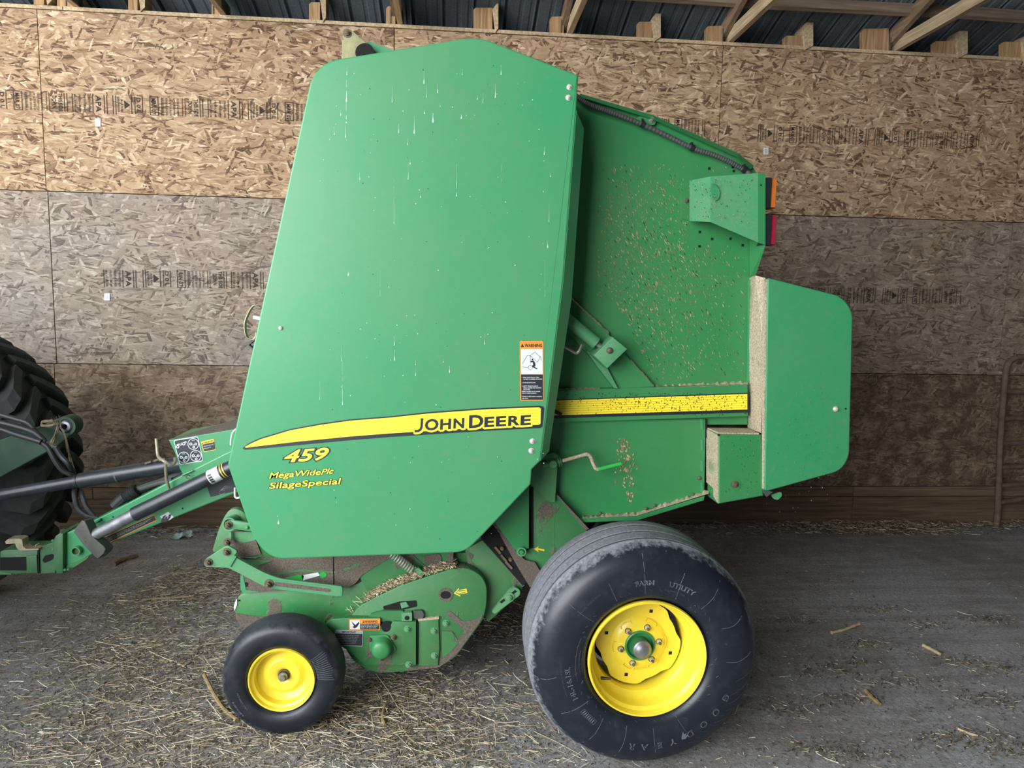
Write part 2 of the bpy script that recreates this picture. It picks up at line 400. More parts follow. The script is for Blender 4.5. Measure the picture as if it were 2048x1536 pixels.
def floor_mat():
    t = NT('dirty_concrete'); p = t.wpos()
    a = t.noise(0.9, 6, 0.6); b = t.noise(6, 6, 0.7); c = t.noise(55, 5, 0.75); st = t.noise(1.0, 5, 0.65, vec=t.mapv((1.2, 14, 1), rot=(0, 0, 0.12)))
    base = t.ramp(c, [(0.28, lin(122, 120, 119)), (0.5, lin(166, 165, 166)), (0.75, lin(202, 202, 205))])
    base = t.mix(t.ramp(st, [(0.40, 0.0), (0.68, 0.55)]), base, lin(116, 112, 108))
    dirt = t.ramp(t.math('ADD', t.math('MULTIPLY', a, 0.6), t.math('MULTIPLY', b, 0.5)), [(0.5, 0.0), (0.70, 0.75)])
    base = t.mix(dirt, base, t.mix(t.ramp(t.noise(120, 3, 0.7), [(0.35, 0.0), (0.65, 1.0)]), lin(88, 80, 72), lin(140, 130, 118)))
    spk = t.ramp(t.noise(85, 2, 0.5), [(0.66, 0.0), (0.70, 0.8)]); base = t.mix(spk, base, lin(62, 53, 44))
    t.P(Base_Color=base, Roughness=0.85, Specular_IOR_Level=0.3)
    t.bump(t.math('ADD', t.math('MULTIPLY', c, 0.7), t.math('MULTIPLY', b, 0.8)), 0.55, 0.012); return t.mat
M['floor'] = floor_mat()
M['roof'] = simple('dark_roof_sheet', lin(122, 130, 136), 0.45, 0.15, noise=0.35, nscale=90)
M['siding'] = simple('dark_siding', lin(40, 42, 44), 0.8)
M['gravel'] = simple('yard_gravel', lin(150, 146, 138), 0.95, noise=0.3, nscale=8)
def straw(name, cols):
    t = NT(name); g = t.n('NewGeometry'); t.P(Base_Color=t.ramp(g.outputs['Random Per Island'], cols), Roughness=0.8, Specular_IOR_Level=0.25); return t.mat
M['straw'] = straw('dry_straw', [(0.0, lin(112, 98, 76)), (0.3, lin(166, 148, 114)), (0.6, lin(200, 184, 148)), (0.85, lin(220, 208, 176)), (1.0, lin(242, 234, 212))])
M['chaff'] = straw('fine_chaff', [(0.0, lin(54, 47, 40)), (0.5, lin(92, 82, 68)), (0.82, lin(144, 130, 106)), (1.0, lin(206, 196, 170))])
M['flake'] = straw('dried_grass_flake', [(0.0, lin(118, 108, 74)), (0.5, lin(160, 140, 104)), (0.9, lin(188, 168, 134)), (1.0, lin(96, 104, 66))])
M['chaff_brown'] = straw('brown_chaff', [(0.0, lin(60, 52, 44)), (0.6, lin(96, 84, 70)), (0.88, lin(136, 122, 102)), (1.0, lin(198, 188, 166))])
M['stalk'] = simple('corn_stalk', lin(152, 130, 90), 0.7, noise=0.35, nscale=40)
M['husk'] = simple('pale_husk', lin(200, 184, 140), 0.8, noise=0.25, nscale=30)
M['scrap'] = simple('torn_plastic_film', lin(170, 196, 192), 0.5, noise=0.2, nscale=30)
M['ink'] = simple('black_stamp_ink', lin(44, 38, 33), 0.85)

# ------------------------------------------------------------------ the shed
DW = WALL_Y
Z_TOP, Z1, Z2, Z3, Z4 = 3.692, 2.466, 1.240, 0.312, 0.228
b = MB(); b.box((-9, -5.2, -0.2), (9.5, DW+0.55, 0.0), M['floor']); floor = b.build('floor', kind='structure', smooth=0)
b = MB(); b.box((-40, -40, -0.3), (40, -5.2, -0.03), M['gravel']); b.box((-40, -5.2, -0.3), (-9, DW+0.55, -0.03), M['gravel'])
b.build('floor_yard', kind='structure', smooth=0)
b = MB(); b.box((-9, DW+0.03, 0), (9.5, DW+0.09, Z_TOP), M['siding']); wall = b.build('wall_back', kind='structure', smooth=0)
b = MB(); b.box((9.4, -5.2, 0), (9.5, DW+0.5, 7.0), M['siding']); b.build('wall_right', kind='structure', smooth=0)
b = MB(); b.box((-1.75, -3.75, 0), (9.5, -3.6, 7.2), M['siding']); b.build('wall_front_unseen', kind='structure', smooth=0)  # unseen front wall, closes off daylight right of the opening

# strand-board sheets: (row, x0, x1, z0, z1, colour = weathering and dirt with daylight and shade painted in, brightness)
X0 = -2.872
cols_top = [X0-2.44*2, X0-2.44, X0, X0+2.44, X0+4.88, X0+7.32, X0+9.76, X0+12.2]
g_ = 0.003
def sheet(x0, x1, z0, z1, oc):
    mb = MB(); y = DW+random.uniform(-0.002, 0.003)
    mb.box((x0+g_, y, z0+g_), (x1-g_, DW+0.03, z1-g_), M['osb']); o = mb.build('osb_panel', wall, smooth=0); o.color = (*oc, 1); return o
sheets = {}
for i in range(len(cols_top)-1):
    a_, b_ = cols_top[i], cols_top[i+1]
    sheets[(0, i)] = sheet(a_, b_, Z1, Z_TOP, ((0.10, 0.0, 0.80) if i < 3 else (0.10, 0.0, 0.84) if i < 5 else (0.12, 0.10, 0.82)))
    sheets[(1, i)] = sheet(a_+0.01, b_+0.01, Z2, Z1, ((0.80, 0.12, 0.70) if i <= 2 else (0.55, 0.46, 0.82)))
    sheets[(2, i)] = sheet(a_-0.01, b_-0.01, Z3, Z2, ((0.40, 0.75, 0.80) if i <= 2 else (0.25, 0.95, 0.80)))
def board(x0, x1, z0, z1, y, mat, name='wall_board'):
    mb = MB(); mb.box((x0+.003, y, z0+.002), (x1-.003, DW+0.03, z1-.002), mat); return mb.build(name, wall, smooth=0)
xs = [-9, P(186, 990, DW).x-2.4, P(186, 990, DW).x, P(186, 990, DW).x+3.0, 3.29, 6.3, 9.4]
for a_, b_ in zip(xs[:-1], xs[1:]): board(a_, b_, Z4, Z3, DW-0.004, M['wood_x'])
xs = [-9, -3.9, -0.7, P(1704, 1000, DW).x, 7.0, 9.4]
for a_, b_ in zip(xs[:-1], xs[1:]): board(a_, b_, 0.0, Z4, DW-0.012, M['wood_x'])
xs = [-9, P(126, 14, DW).x, 2.0, 6.1, 9.4]
for a_, b_ in zip(xs[:-1], xs[1:]): board(a_, b_, Z_TOP, Z_TOP+0.028, DW-0.006, M['wood_y'], 'top_plate')

# printed grade stamps and bar-code stickers on the sheets
def stamp(sh, u, v, u1, v1, month, amin=0.0, amax=1.0):
    y = DW-0.0045
    o = P(u, v, y); e = P(u1, v1, y)-o; L = e.length; ex = e.normalized(); ey = Vector((ex.z, 0, -ex.x)); ey = -ey if ey.z < 0 else ey
    Hh = 0.128; mb = MB()
    Q = lambda a, c: o+ex*(a*L)+ey*(c*Hh)
    def bar_(a, c0, c1, w=0.004):
        if not amin <= a <= amax: return
        mb.poly([Q(a, c0), Q(a, c0)+ex*w, Q(a, c1)+ex*w, Q(a, c1)], M['ink'])
    def word(txt, a, c0, c1, hgt):            # reads downwards: letters lie on their side
        if not amin <= a <= amax: return
        V, F = text_mesh(txt, 0.012); w = max(p[0] for p in V) or 1; k = (c1-c0)*Hh/w
        mb.add([Q(a, c1)+ex*(p[1]/0.73*hgt)-ey*(p[0]*k) for p in V], F, M['ink'])
    for a in (0.0, 0.02): bar_(a, 0, 1)
    word('GEORGIA', .035, .1, .95, .014); word('BLUE RDG', .06, .15, .8, .012)
    if amin <= .1 <= amax: mb.poly([Q(.085, .3), Q(.085, .75), Q(.125, .52)], M['ink'])
    for a in (.135, .16, .215): bar_(a, .05, .98)
    word('D 0 L', .175, .1, .95, .026)
    for a in (.27, .33): bar_(a, .02, 1)
    for c in ((.02, 1) if amin <= .3 <= amax else ()):
        mb.poly([Q(.27, c), Q(.333, c), Q(.333, c)+ey*.004, Q(.27, c)+ey*.004], M['ink'])
    word(month, .283, .08, .94, .028)
    for k, tx in enumerate(['EXPOSURE 1', 'SIZED FOR SPACING', '24/16 7/16 INCH', 'RATED SHEATHING', 'PS 2-04 SHEATHING']):
        word(tx, .36+.028*k, .05, .97, .012)
    for a in (.355, .51, .53): bar_(a, .02, 1, .003)
    word('THIS SIDE', .60, .04, .98, .026); word('DOWN', .555, .2, .85, .026)
    for a in (.64, .66, .70): bar_(a, .02, 1)
    for k, tx in enumerate(['MILL 417 PRP-108', 'HUD-UM-40', '000 THICKNESS', 'STRENGTH AXIS']):
        word(tx, .715+.035*k, .05, .97, .012)
    for a in (.85, .935, .955): bar_(a, 0, 1)
    word('APA', .875, .08, .95, .036)
    mb.build('grade_stamp', sh, smooth=0, fixn=False)
stamp(sheets[(0, 2)], -47, 217, 226, 228, 'MAR 07', .47, 1); stamp(sheets[(0, 2)], 226, 228, 496, 239, 'MAR 07'); stamp(sheets[(0, 2)], 496, 239, 766, 250, 'MAR 07', 0, .7)
stamp(sheets[(0, 1)], -47, 217, 226, 228, 'MAR 07', 0, .45); stamp(sheets[(0, 1)], -320, 206, -47, 217, 'MAR 07')
stamp(sheets[(0, 3)], 1285, 269, 1515, 279, 'MAR 07', .1, .55); stamp(sheets[(0, 4)], 1515, 284, 1745, 292, 'MAR 07'); stamp(sheets[(0, 4)], 1748, 292, 1965, 300, 'MAR 07')
stamp(sheets[(1, 2)], 30, 571, 283, 576, 'JUN 07', .69, 1); stamp(sheets[(1, 2)], 286, 575, 537, 579, 'JUN 07')
stamp(sheets[(1, 4)], 1545, 606, 1758, 608, 'JUN 07'); stamp(sheets[(1, 4)], 1764, 608, 1985, 610, 'JUN 07', 0, .7)
def sticker(sh, u, v, w, h):
    y = DW-0.006; mb = MB(); mb.prism([(u-w/2, v-h/2), (u+w/2, v-h/2), (u+w/2, v+h/2), (u-w/2, v+h/2)], y, 0.002, M['decal_white'])
    for k in range(5): mb.ppoly([(u-w*.3, v-h*.28+k*h*.13), (u+w*.3, v-h*.28+k*h*.13), (u+w*.3, v-h*.22+k*h*.13), (u-w*.3, v-h*.22+k*h*.13)], y-.001, M['decal_grey'])
    mb.build('barcode_sticker', sh, label='small white bar-code sticker', smooth=0)
sticker(sheets[(0, 2)], 195.5, 245, 11, 16); sticker(sheets[(1, 2)], 214, 594, 11, 14); sticker(sheets[(0, 4)], 1532, 302, 10, 14)

# roof: ribbed sheets rising towards the open front
SL = 0.325; ZR = Z_TOP+0.23                              # underside height above the wall face
rz = lambda y: ZR+(DW-y)*SL
ceiling = thing('ceiling', (0, 0, rz(0)), None, None, kind='structure')
prof = []; pw = 0.914
for k in range(4):
    x = k*pw/4
    prof += [(x, 0), (x+.075, 0), (x+.085, .005), (x+.105, .005), (x+.115, 0), (x+.155, 0), (x+.165, .005), (x+.185, .005), (x+.195, 0), (x+.197, 0), (x+.207, .024), (x+.2185, .024)]
prof.append((pw, 0))
mb = MB(); ya, yb = -5.0, DW+0.62
V = []; F = []
for x, h in prof: V += [(x, ya, rz(ya)+h), (x, yb, rz(yb)+h)]
for k in range(len(prof)-1): F.append((2*k, 2*k+1, 2*k+3, 2*k+2))
mb.add([(v[0]-9.2, v[1], v[2]) for v in V], F, M['roof']); rp = mb.build('roof_sheet', ceiling, smooth=0)
base = rp.location.copy()
for k in range(1, 21): copy_at(rp, (base.x+pw*k, base.y, base.z), ceiling)
b = MB(); b.box((-9.2, DW+0.60, rz(yb)-0.9), (9.5, DW+0.63, rz(yb)+0.05), M['siding']); b.box((-9.2, DW+0.06, Z_TOP-0.3), (9.5, DW+0.62, Z_TOP-0.28), M['siding']); b.build('trim_1', kind='structure', smooth=0)
# purlins on the top chords
def purlin(Y, lab):
    mb = MB(); zc = rz(Y)-0.045; pts = [Vector((x, Y, zc+0.006*math.sin(x*2.1))) for x in np.linspace(-9, 9.4, 24)]
    mb.tube(pts, 0.046, M['wood_purlin'], 8); mb.build('roof_purlin', None, lab, 'purlin', smooth=40)
d_ = ray(2048, 34); Yp = (ZR+DW*SL-0.045-CAM_H)/(d_.z/d_.y+SL)
purlin(Yp, 'weathered rounded timber purlin crossing under the dark roof at the top right')
# trusses: heel block, level bottom chord, sloped top chord, plate
def truss(u, v, blk, lab, n):
    heel = P(u, v, DW+0.05); X = heel.x+0.03
    t = thing('roof_truss', (X, DW+0.05, Z_TOP), lab, 'truss', 'trusses bearing on the back wall')
    mb = MB(); mb.bar((X+.006, DW+0.10, Z_TOP+0.072), (X+.006, -4.6, Z_TOP+0.072), 0.038, 0.088, M['wood_y']); mb.build('bottom_chord', t, smooth=0)
    mb = MB(); z0 = Z_TOP+0.10
    mb.bar((X-.036, DW+0.10, z0), (X-.036, -4.6, z0+(DW+4.7)*SL), 0.038, 0.10, M['wood_dk']); mb.build('top_chord', t, smooth=0)
    mb = MB(); mb.box((X-.064, DW-0.012, Z_TOP+.03), (X-.0585, DW+.012, Z_TOP+.12), M['graymetal']); mb.build('nail_plate', t, smooth=0); mb = MB(); mb.box((X+.026, DW-0.10, Z_TOP+.035), (X+.028, DW+.04, Z_TOP+.115), M['graymetal']); mb.build('nail_plate', t, smooth=0)
    u0, v0, u1, v1 = blk
    mb = MB(); mb.prism([(u0, v0+5), (u0+4, v0), (u1, v0-1), (u1, v1+2), (u0, v1)], DW-0.002, 0.04, M['wood_v'], 0.003); mb.build('heel_block', t, smooth=0)
truss(150, 14, (114, -30, 150, 13), 'roof truss with heel block nearest the top left corner of the photo', 0)
truss(441, 32, (423, -8, 441, 31), 'roof truss bearing on the wall left of the baler top', 1)
truss(791, 54, (772, 12, 791, 53), 'roof truss bearing on the wall just above the baler lift bracket', 2)
truss(1128, 72, (1100, 33, 1128, 71), 'roof truss bearing on the wall above the right end of the tall green shield', 3)
truss(1447, 90, (1412, 52, 1447, 89), 'pale-chorded roof truss above the gate of the baler, second from the right edge', 4)
truss(1778, 107, (1725, 57, 1778, 106), 'roof truss with the widest heel block, nearest the top right corner', 5)
def stub(blk, tall, lab):
    u0, v0, u1, v1 = blk; t = thing('rafter_stub', P((u0+u1)/2, v1, DW), lab, 'rafter', 'short rafter stubs between the trusses')
    mb = MB(); mb.prism([(u0, v0+4), (u0+4, v0), (u1, v0), (u1, v1+1), (u0, v1)], DW-0.002, 0.04, M['wood_v'], 0.003); mb.build('stub_block', t, smooth=0)
    u0, v0, u1, v1 = tall
    mb = MB(); mb.prism([(u0, v0+12), (u0+9, v0), (u1, v0+1), (u1, v1-9), (u0+6, v1)], DW-0.02, 0.12, M['wood_y'], 0.003); mb.build('stub_tail', t, smooth=0)
stub((67, -30, 88, 9), (88, -40, 103, 10), 'short rafter stub with block, leftmost at the top left corner')
stub((256, -20, 275, 21), (275, -34, 290, 23), 'short rafter stub between the two trusses at the top left')
stub((618, 4, 640, 43), (640, -14, 652, 44), 'short rafter stub above the rounded left corner of the tall shield')
stub((947, 15, 985, 64), (985, 6, 997, 65), 'short rafter stub with wide brown block above the peak of the shield')
stub((1275, 43, 1305, 82), (1303, 26, 1322, 83), 'short rafter stub right of the shield, above the corrugated hose')
stub((1569, 71, 1607, 99), (1604, 44, 1627, 100), 'short rafter stub between the two pale-chorded trusses at right')
stub((1868, 82, 1913, 115), (1911, 61, 1936, 116), 'short rafter stub with a grey block right of the widest heel block')
stub((2005, 83, 2045, 122), (2044, 70, 2062, 124), 'short rafter stub cut by the right edge of the photo')

# ------------------------------------------------------------------ the round baler
YS, YG, YB, YR, YP = 2.70, 2.98, 2.945, 2.84, 2.90      # side shield, gate side, gate band, rear shield, pickup cover
baler = thing('round_baler', (0.4, 3.3, 0.0), 'green round baler with yellow wheels parked sideways before the board wall', 'baler')
def plate(name, pts, Y, depth, mat, parent=None, rad=0, bevel=0.0, label=None, side=None):
    mb = MB(); mb.prism(round_poly(pts, rad) if rad else pts, Y, depth, mat, bevel, side)
    return mb.build(name, parent or baler, label, smooth=25)
def bolt(parent, u, v, Y, r, mat='boltdark', name='bolt', washer=1.5, h=0.9, dome=False, label=None):
    k = px(Y, u, v)*r; c = P(u, v, Y); mb = MB()
    if washer: mb.lathe(c, [(0.001, -.15*k), (washer*k, -.15*k), (washer*k, .1*k)], M[mat], 16)
    if dome: mb.lathe(c, [(0.001, -h*k), (.5*k, -h*.93*k), (.85*k, -h*.6*k), (k, -.1*k), (k, .1*k)], M[mat], 16)
    else:
        mb.lathe(c, [(0.001, -h*k), (.85*k, -h*k), (k, -h*.85*k), (k, .1*k)], M[mat], 6, a0=.3, a1=.3+2*pi)
        mb.lathe(c, [(0.001, -h*1.45*k), (.45*k, -h*1.4*k), (.5*k, -h*k)], M[mat], 10)
    return mb.build(name, parent, label, smooth=35)
def hole(parent, pts, Y, name='hole', mat='black'):
    mb = MB(); mb.prism(pts, Y-.0012, .0006, M[mat]); return mb.build(name, parent, smooth=0)
def cyl_part(name, a, b, r, mat, parent=None, seg=20, label=None, r2=None):
    mb = MB(); mb.cyl(a, b, r, M[mat], seg, r2); return mb.build(name, parent or baler, label)

# ---- big side shield
sh_out = [(623, 152), (655, 121), (932, 76), (966, 76), (1157, 150), (1153, 221), (1127, 560), (1085, 893), (1081, 922), (1064, 939), (1061.5, 969),
          (960, 1076), (930, 1105), (545, 1119), (508, 1082), (455, 930)]
sh_rad = [22, 22, 26, 26, 2, 0, 0, 0, 2, 2, 3, 20, 30, 40, 40, 5]
mb = MB(); mb.prism(round_poly(sh_out, sh_rad), YS, 0.028, M['green'], 0.006)
bend = [(1153, 221), (1127, 560), (1085, 893), (1081, 922)]; lipp = [(1168, 258), (1143, 600), (1101, 880), (1098.5, 902)]
for a, c in ((0, 1), (1, 2), (2, 3)):
    q = [P(*bend[a], YS+.001), P(*bend[c], YS+.001), P(*lipp[c], YS+.045), P(*lipp[a], YS+.045)]
    mb.prism3(q, (-.003, .006, 0), M['green'])
shield = mb.build('side_shield', baler, 'tall flat green side shield with stripe and lettering', smooth=20)
def dec(fn, name, label=None, parent=None, kind=None):
    mb = MB(); fn(mb); return mb.build(name, parent or shield, label, smooth=0, fixn=False, kind=kind)
K, Yl, Wt = M['decal_black'], M['decal_yellow'], M['decal_white']
topc = [(485, 896), (498, 886), (520, 876), (580, 858), (640, 847), (700, 838.6), (780, 832.5), (858, 824), (975, 815.5), (1079, 811.5)]
botc = [(1081, 856), (975, 861.5), (780, 874), (700, 880.5), (600, 890), (504, 898.8), (489, 899.5)]
ytop = [(489.5, 894), (500, 888), (521, 878.6), (581, 860.6), (641, 849.8), (701, 841.4), (781, 835.2), (858, 827), (975, 818.6), (1078, 814.6), (1081.5, 817)]
ybot = [(1081, 847), (1078, 849.5), (975, 854.5), (780, 866.8), (700, 873), (600, 882.8), (510, 893), (492, 895.5)]
def interp(c, x):
    c = sorted(c); return float(np.interp(x, [p[0] for p in c], [p[1] for p in c]))
def stripe(mb):
    y = YS-.0012
    o = topc+[(1086, 813), (1088.5, 817), (1085, 853)]+botc; mb.ppoly(o, y, K)
    mb.ppoly(ytop+ybot, y-.0005, Yl)
    for k in range(5):
        f = (k+1)/6; xs_ = np.linspace(560-k*12, 1076, 18); tp = []; bt = []
        for x in xs_:
            a = interp(ytop[:-1], x); c = interp(ybot[1:], x); yy = a+(c-a)*f; tp.append((x, yy-.8)); bt.append((x, yy+.8))
        mb.ppoly(tp+bt[::-1], y-.0008, M['decal_line'])
    # lettering on the band: small capitals with two tall initials
    letters = [('O', 850.5, 860.5, 875.5, 0, 22), ('H', 881, 858.5, 900.5, 0, 20.5), ('N', 907.5, 856.5, 927, 0, 20),
               ('D', 939, 855.5, 965, 0, 25.5), ('E', 969.8, 853.7, 986.7, 0, 20), ('E', 993, 852.3, 1010.5, 0, 20), ('R', 1017.3, 851, 1037, 0, 19.5), ('E', 1042.3, 850, 1060, 0, 19.5)]
    for pas in (0, 1):
        for ch, xl, yb, xr, _, hgt in letters:
            sl = -0.062*(xr-xl)
            if pas == 0:
                for q_, (dx, dy) in enumerate(((2.6, 2.8), (-2.0, 2.4), (0.4, 3.4), (2.8, .6))):
                    mb.text(ch, (xl+dx, yb+dy), (xr+dx, yb+sl+dy), (xl+dx+.8, yb-hgt+dy), y-.0011-.00012*q_-.00001*xl/100, Yl, offset=.05)
            else: mb.text(ch, (xl, yb), (xr, yb+sl), (xl+.8, yb-hgt), y-.0021, K, offset=.034)
def stripe_j(mb):
    stripe(mb); y = YS-.0012
    def hook(w, dx, dy, dep, mt):
        c = [(844, 836.5), (843.6, 846), (843, 854), (841, 859), (836.5, 862), (829, 862.6)]; L_ = []; R_ = []
        for k in range(len(c)):
            a = np.array(c[max(k-1, 0)]); b_ = np.array(c[min(k+1, len(c)-1)]); d = (b_-a)/np.linalg.norm(b_-a); n_ = np.array([-d[1], d[0]])*w/2
            L_.append(tuple(np.array(c[k])+n_+(dx, dy))); R_.append(tuple(np.array(c[k])-n_+(dx, dy)))
        for k in range(len(c)-1): mb.ppoly([L_[k], L_[k+1], R_[k+1], R_[k]], y-dep-.00001*k, mt)
    for q_, (dx, dy) in enumerate(((2.6, 2.8), (-2.0, 2.4), (.4, 3.4))): hook(6.2, dx, dy, .0015+.0001*q_, Yl)
    hook(5.0, 0, 0, .0021, K)
dec(stripe_j, 'stripe_decal', 'black-edged yellow stripe decal with maker lettering')
def outlined(mb, body, o, xr, yt, off1, off2, shear):
    mb.text(body, o, xr, yt, YS-.0012, K, offset=off1, shear=shear); mb.text(body, o, xr, yt, YS-.0019, Yl, offset=off2, shear=shear)
dec(lambda mb: outlined(mb, '459', (566, 925), (649, 919), (566, 900.5), .075, .022, .28), 'number_decal', 'yellow model number decal')
def wordsd(mb):
    outlined(mb, 'MegaWide', (538.5, 957), (640, 949.5), (539, 945), .062, .012, .2)
    outlined(mb, 'Pl', (642, 949.5), (655, 948), (642.4, 938), .06, .01, .3)
    outlined(mb, 'c', (657, 947.6), (664.5, 947), (657.3, 937), .06, .02, .3)
dec(wordsd, 'upper_word_decal', 'yellow lettering decal torn at its right end')
dec(lambda mb: outlined(mb, 'SilageSpecial', (538.5, 977.5), (679, 968), (539, 965), .062, .012, .12), 'lower_word_decal', 'yellow lettering decal')
def warn(mb):
    y = YS-.0012; R4 = lambda x0, y0, x1, y1: [(x0, y0), (x1, y0), (x1+.6, y1), (x0+.6, y1)]
    mb.ppoly(round_poly(R4(1039.5, 682, 1086.8, 801.5), 3), y, M['decal_orange'])
    mb.ppoly(R4(1041.8, 698, 1085, 748.5), y-.0005, Wt); mb.ppoly(R4(1042, 749, 1085.6, 799.5), y-.0005, K)
    mb.text('WARNING', (1049.5, 694), (1084, 693.8), (1049.5, 687.6), y-.0007, K, offset=.03)
    mb.ppoly([(1041.3, 694.2), (1044.6, 687.2), (1048.2, 694.2)], y-.0007, K)
    for i, (tx, ind, w) in enumerate([('1. RAISE GATE FULLY, THEN', 0, 34), ('LOWER TO DESIRED POSITION', 3, 37), ('', 0, 0), ('2. ENGAGE GATE LOCK', 0, 27), ('', 0, 0), ('3. EMPTY TENSION AND IS', 0, 32), ('FULLY CLOSED AND AGAINST', 3, 36), ('ITS STOPS', 3, 13), ('before working on or around', 0, 36), ('gate in raised position.', 0, 29), ('', 0, 0), ('STAND CLEAR before unlocking', 0, 40), ('gate lock.', 0, 12)]):
        if tx: yy = 756+i*3.45; mb.text(tx, (1044+ind, yy), (1044+ind+w, yy), (1044+ind, yy-2.2), y-.0008, Wt, offset=.02)
    def ln(a, c, w=.35):
        a = np.array(a); c = np.array(c); d = c-a; n = np.array([-d[1], d[0]])/np.linalg.norm(d)*w
        mb.ppoly([tuple(a+n), tuple(c+n), tuple(c-n), tuple(a-n)], y-.0008, K)
    pts = [(1044.5, 728), (1054, 711.5), (1060.5, 711.5), (1061, 728)]
    for a, c in zip(pts, pts[1:]): ln(a, c)
    pts = [(1060.5, 711.5), (1070, 704), (1080, 714), (1075, 724.5), (1060.5, 711.5)]
    for a, c in zip(pts, pts[1:]): ln(a, c)
    for a, c in zip(ell(1060.5, 735, 4.3, n=14), ell(1060.5, 735, 4.3, n=14)[1:]+ell(1060.5, 735, 4.3, n=14)[:1]): ln(a, c)
    ln((1045, 732), (1046.5, 734)); ln((1046.5, 734), (1056, 735))
    arc = [(1080.5+3*math.sin(t), 712+10*t) for t in np.linspace(0, .9, 6)]
    for a, c in zip(arc, arc[1:]): ln(a, c)
    mb.ppoly(ell(1064.8, 719, 1.7, n=10), y-.0009, K)
    mb.ppoly([(1061, 722), (1067, 720.8), (1070.5, 726), (1071, 731.5), (1069, 733.5), (1075, 737.5), (1074, 739), (1064.8, 734), (1064, 731), (1066.5, 730), (1065.5, 724.5), (1062, 725)], y-.0009, K)
dec(warn, 'warning_decal', 'orange black and white warning decal')
for u, v, r in ((1138.5, 174.5, 3.9), (1136.5, 195.3, 3.9), (1064.6, 882.3, 3.9), (1062.4, 901.2, 3.9)): bolt(shield, u, v, YS, r, 'boltpale', washer=1.45, dome=False)
bolt(shield, 561.5, 656.3, YS, 4.6, 'boltpale', 'round_head_bolt', washer=0, h=.8, dome=True)
streaks = [(694, 133, 150, 1.2), (693, 160, 202, 2.6), (692.5, 203, 245, 2.0), (691.5, 250, 274, 1.6), (681.5, 219, 230, 1.5), (668.5, 253, 270, 1.1), (719.6, 345, 360, 1.0), (848, 142, 166, 2.0), (853, 171, 195, .9), (875, 167, 185, 1.3),
 (925, 137, 150, .8), (1002, 130, 149, 1.3), (990.5, 167, 195, 1.4), (955, 191, 199, 1.2), (849, 219, 227, 1.6), (866, 226, 243, 2.8), (828.5, 232, 266, 2.0), (797.5, 248, 265, 1.4), (922.5, 229, 236, 2.2), (815.5, 277, 290, 1.2), (820, 319, 328, 1.3),
 (816.5, 327, 359, 1.0), (913, 328, 392, 1.3), (1003.5, 328, 371, .9), (1101.5, 345, 354, 1.1), (788, 359, 448, .8), (841, 390, 394, 1.5), (1098, 407, 444, .7), (1095.5, 480, 495, 1.4), (1088.5, 294, 309, 1.5), (784.5, 171, 205, 1.0), (880, 205, 214, .8), (966, 185, 206, .9),
 (685, 722, 810, 1.2), (683.5, 690, 722, .8), (697, 543, 549, 2.6), (788.5, 672, 690, 1.4), (789, 700, 720, 1.4), (969.5, 668, 689, 1.1), (899, 731, 744, 1.6), (887, 719, 725, 1.2), (831.5, 724, 730, 1.0), (831.5, 735, 752, .9), (557, 1037, 1046, 3.0), (555, 1029, 1034, 1.0), (640, 760, 800, .6), (760, 540, 600, .5), (1090, 520, 600, .6)]
def drops(mb):
    for u, v0, v1, w in streaks:
        n = max(3, int((v1-v0)/6)); wv = [w*.62*(.25+.55*random.random())*(.5 if k < n*.5 else 1.0) for k in range(n)]; wv[-1] = w*1.15
        xs_ = [u+random.uniform(-.5, .5)*.6 for k in range(n)]
        vs = np.linspace(v0, v1, n)
        for k in range(n-1):
            if n > 6 and random.random() < .16: continue
            mb.ppoly([(xs_[k]-wv[k]/2, vs[k]), (xs_[k]+wv[k]/2, vs[k]), (xs_[k+1]+wv[k+1]/2, vs[k+1]), (xs_[k+1]-wv[k+1]/2, vs[k+1])], YS-.001, M['dropping'])
        if w > 1.2: mb.ppoly(ell(u, v1, w*.5, w*.9, 8), YS-.0011, M['dropping'])
    for _ in range(170):
        u = random.uniform(640, 1090); v = random.uniform(130, 1080); r = random.uniform(.35, .9)
        if u > 560+(700-v)*.15: mb.ppoly(ell(u, v, r, r*1.4, 6), YS-.001, M['dropping'] if random.random() < .6 else M['chaffdark'])
dec(drops, 'dropping_streaks', 'white bird dropping streaks', kind='stuff')

# ---- bale chamber body behind the shields
mb = MB(); ch = [(640, 170), (930, 100), (1140, 170), (1100, 890), (1050, 940), (930, 1080), (560, 1100), (480, 930)]
mb.prism(ch, YS+.10, 1.75, M['green_dark']); mb.build('bale_chamber', baler, smooth=20)

# ---- rear gate: side sheet, band, lower sheet
g_out = [(1118, 176), (1166, 191), (1305, 231), (1478, 309), (1513, 340), (1514, 480), (1501, 520), (1499, 620), (1496, 800), (1496, 850), (1110, 850)]
mb = MB(); mb.prism(round_poly(g_out, [0, 0, 0, 16, 10, 0, 0, 0, 0, 0, 0]), YG, 1.5, M['green_gate'], .004)
gate = mb.build('rear_gate', baler, 'green side of the rear gate flecked with dried grass', smooth=20)
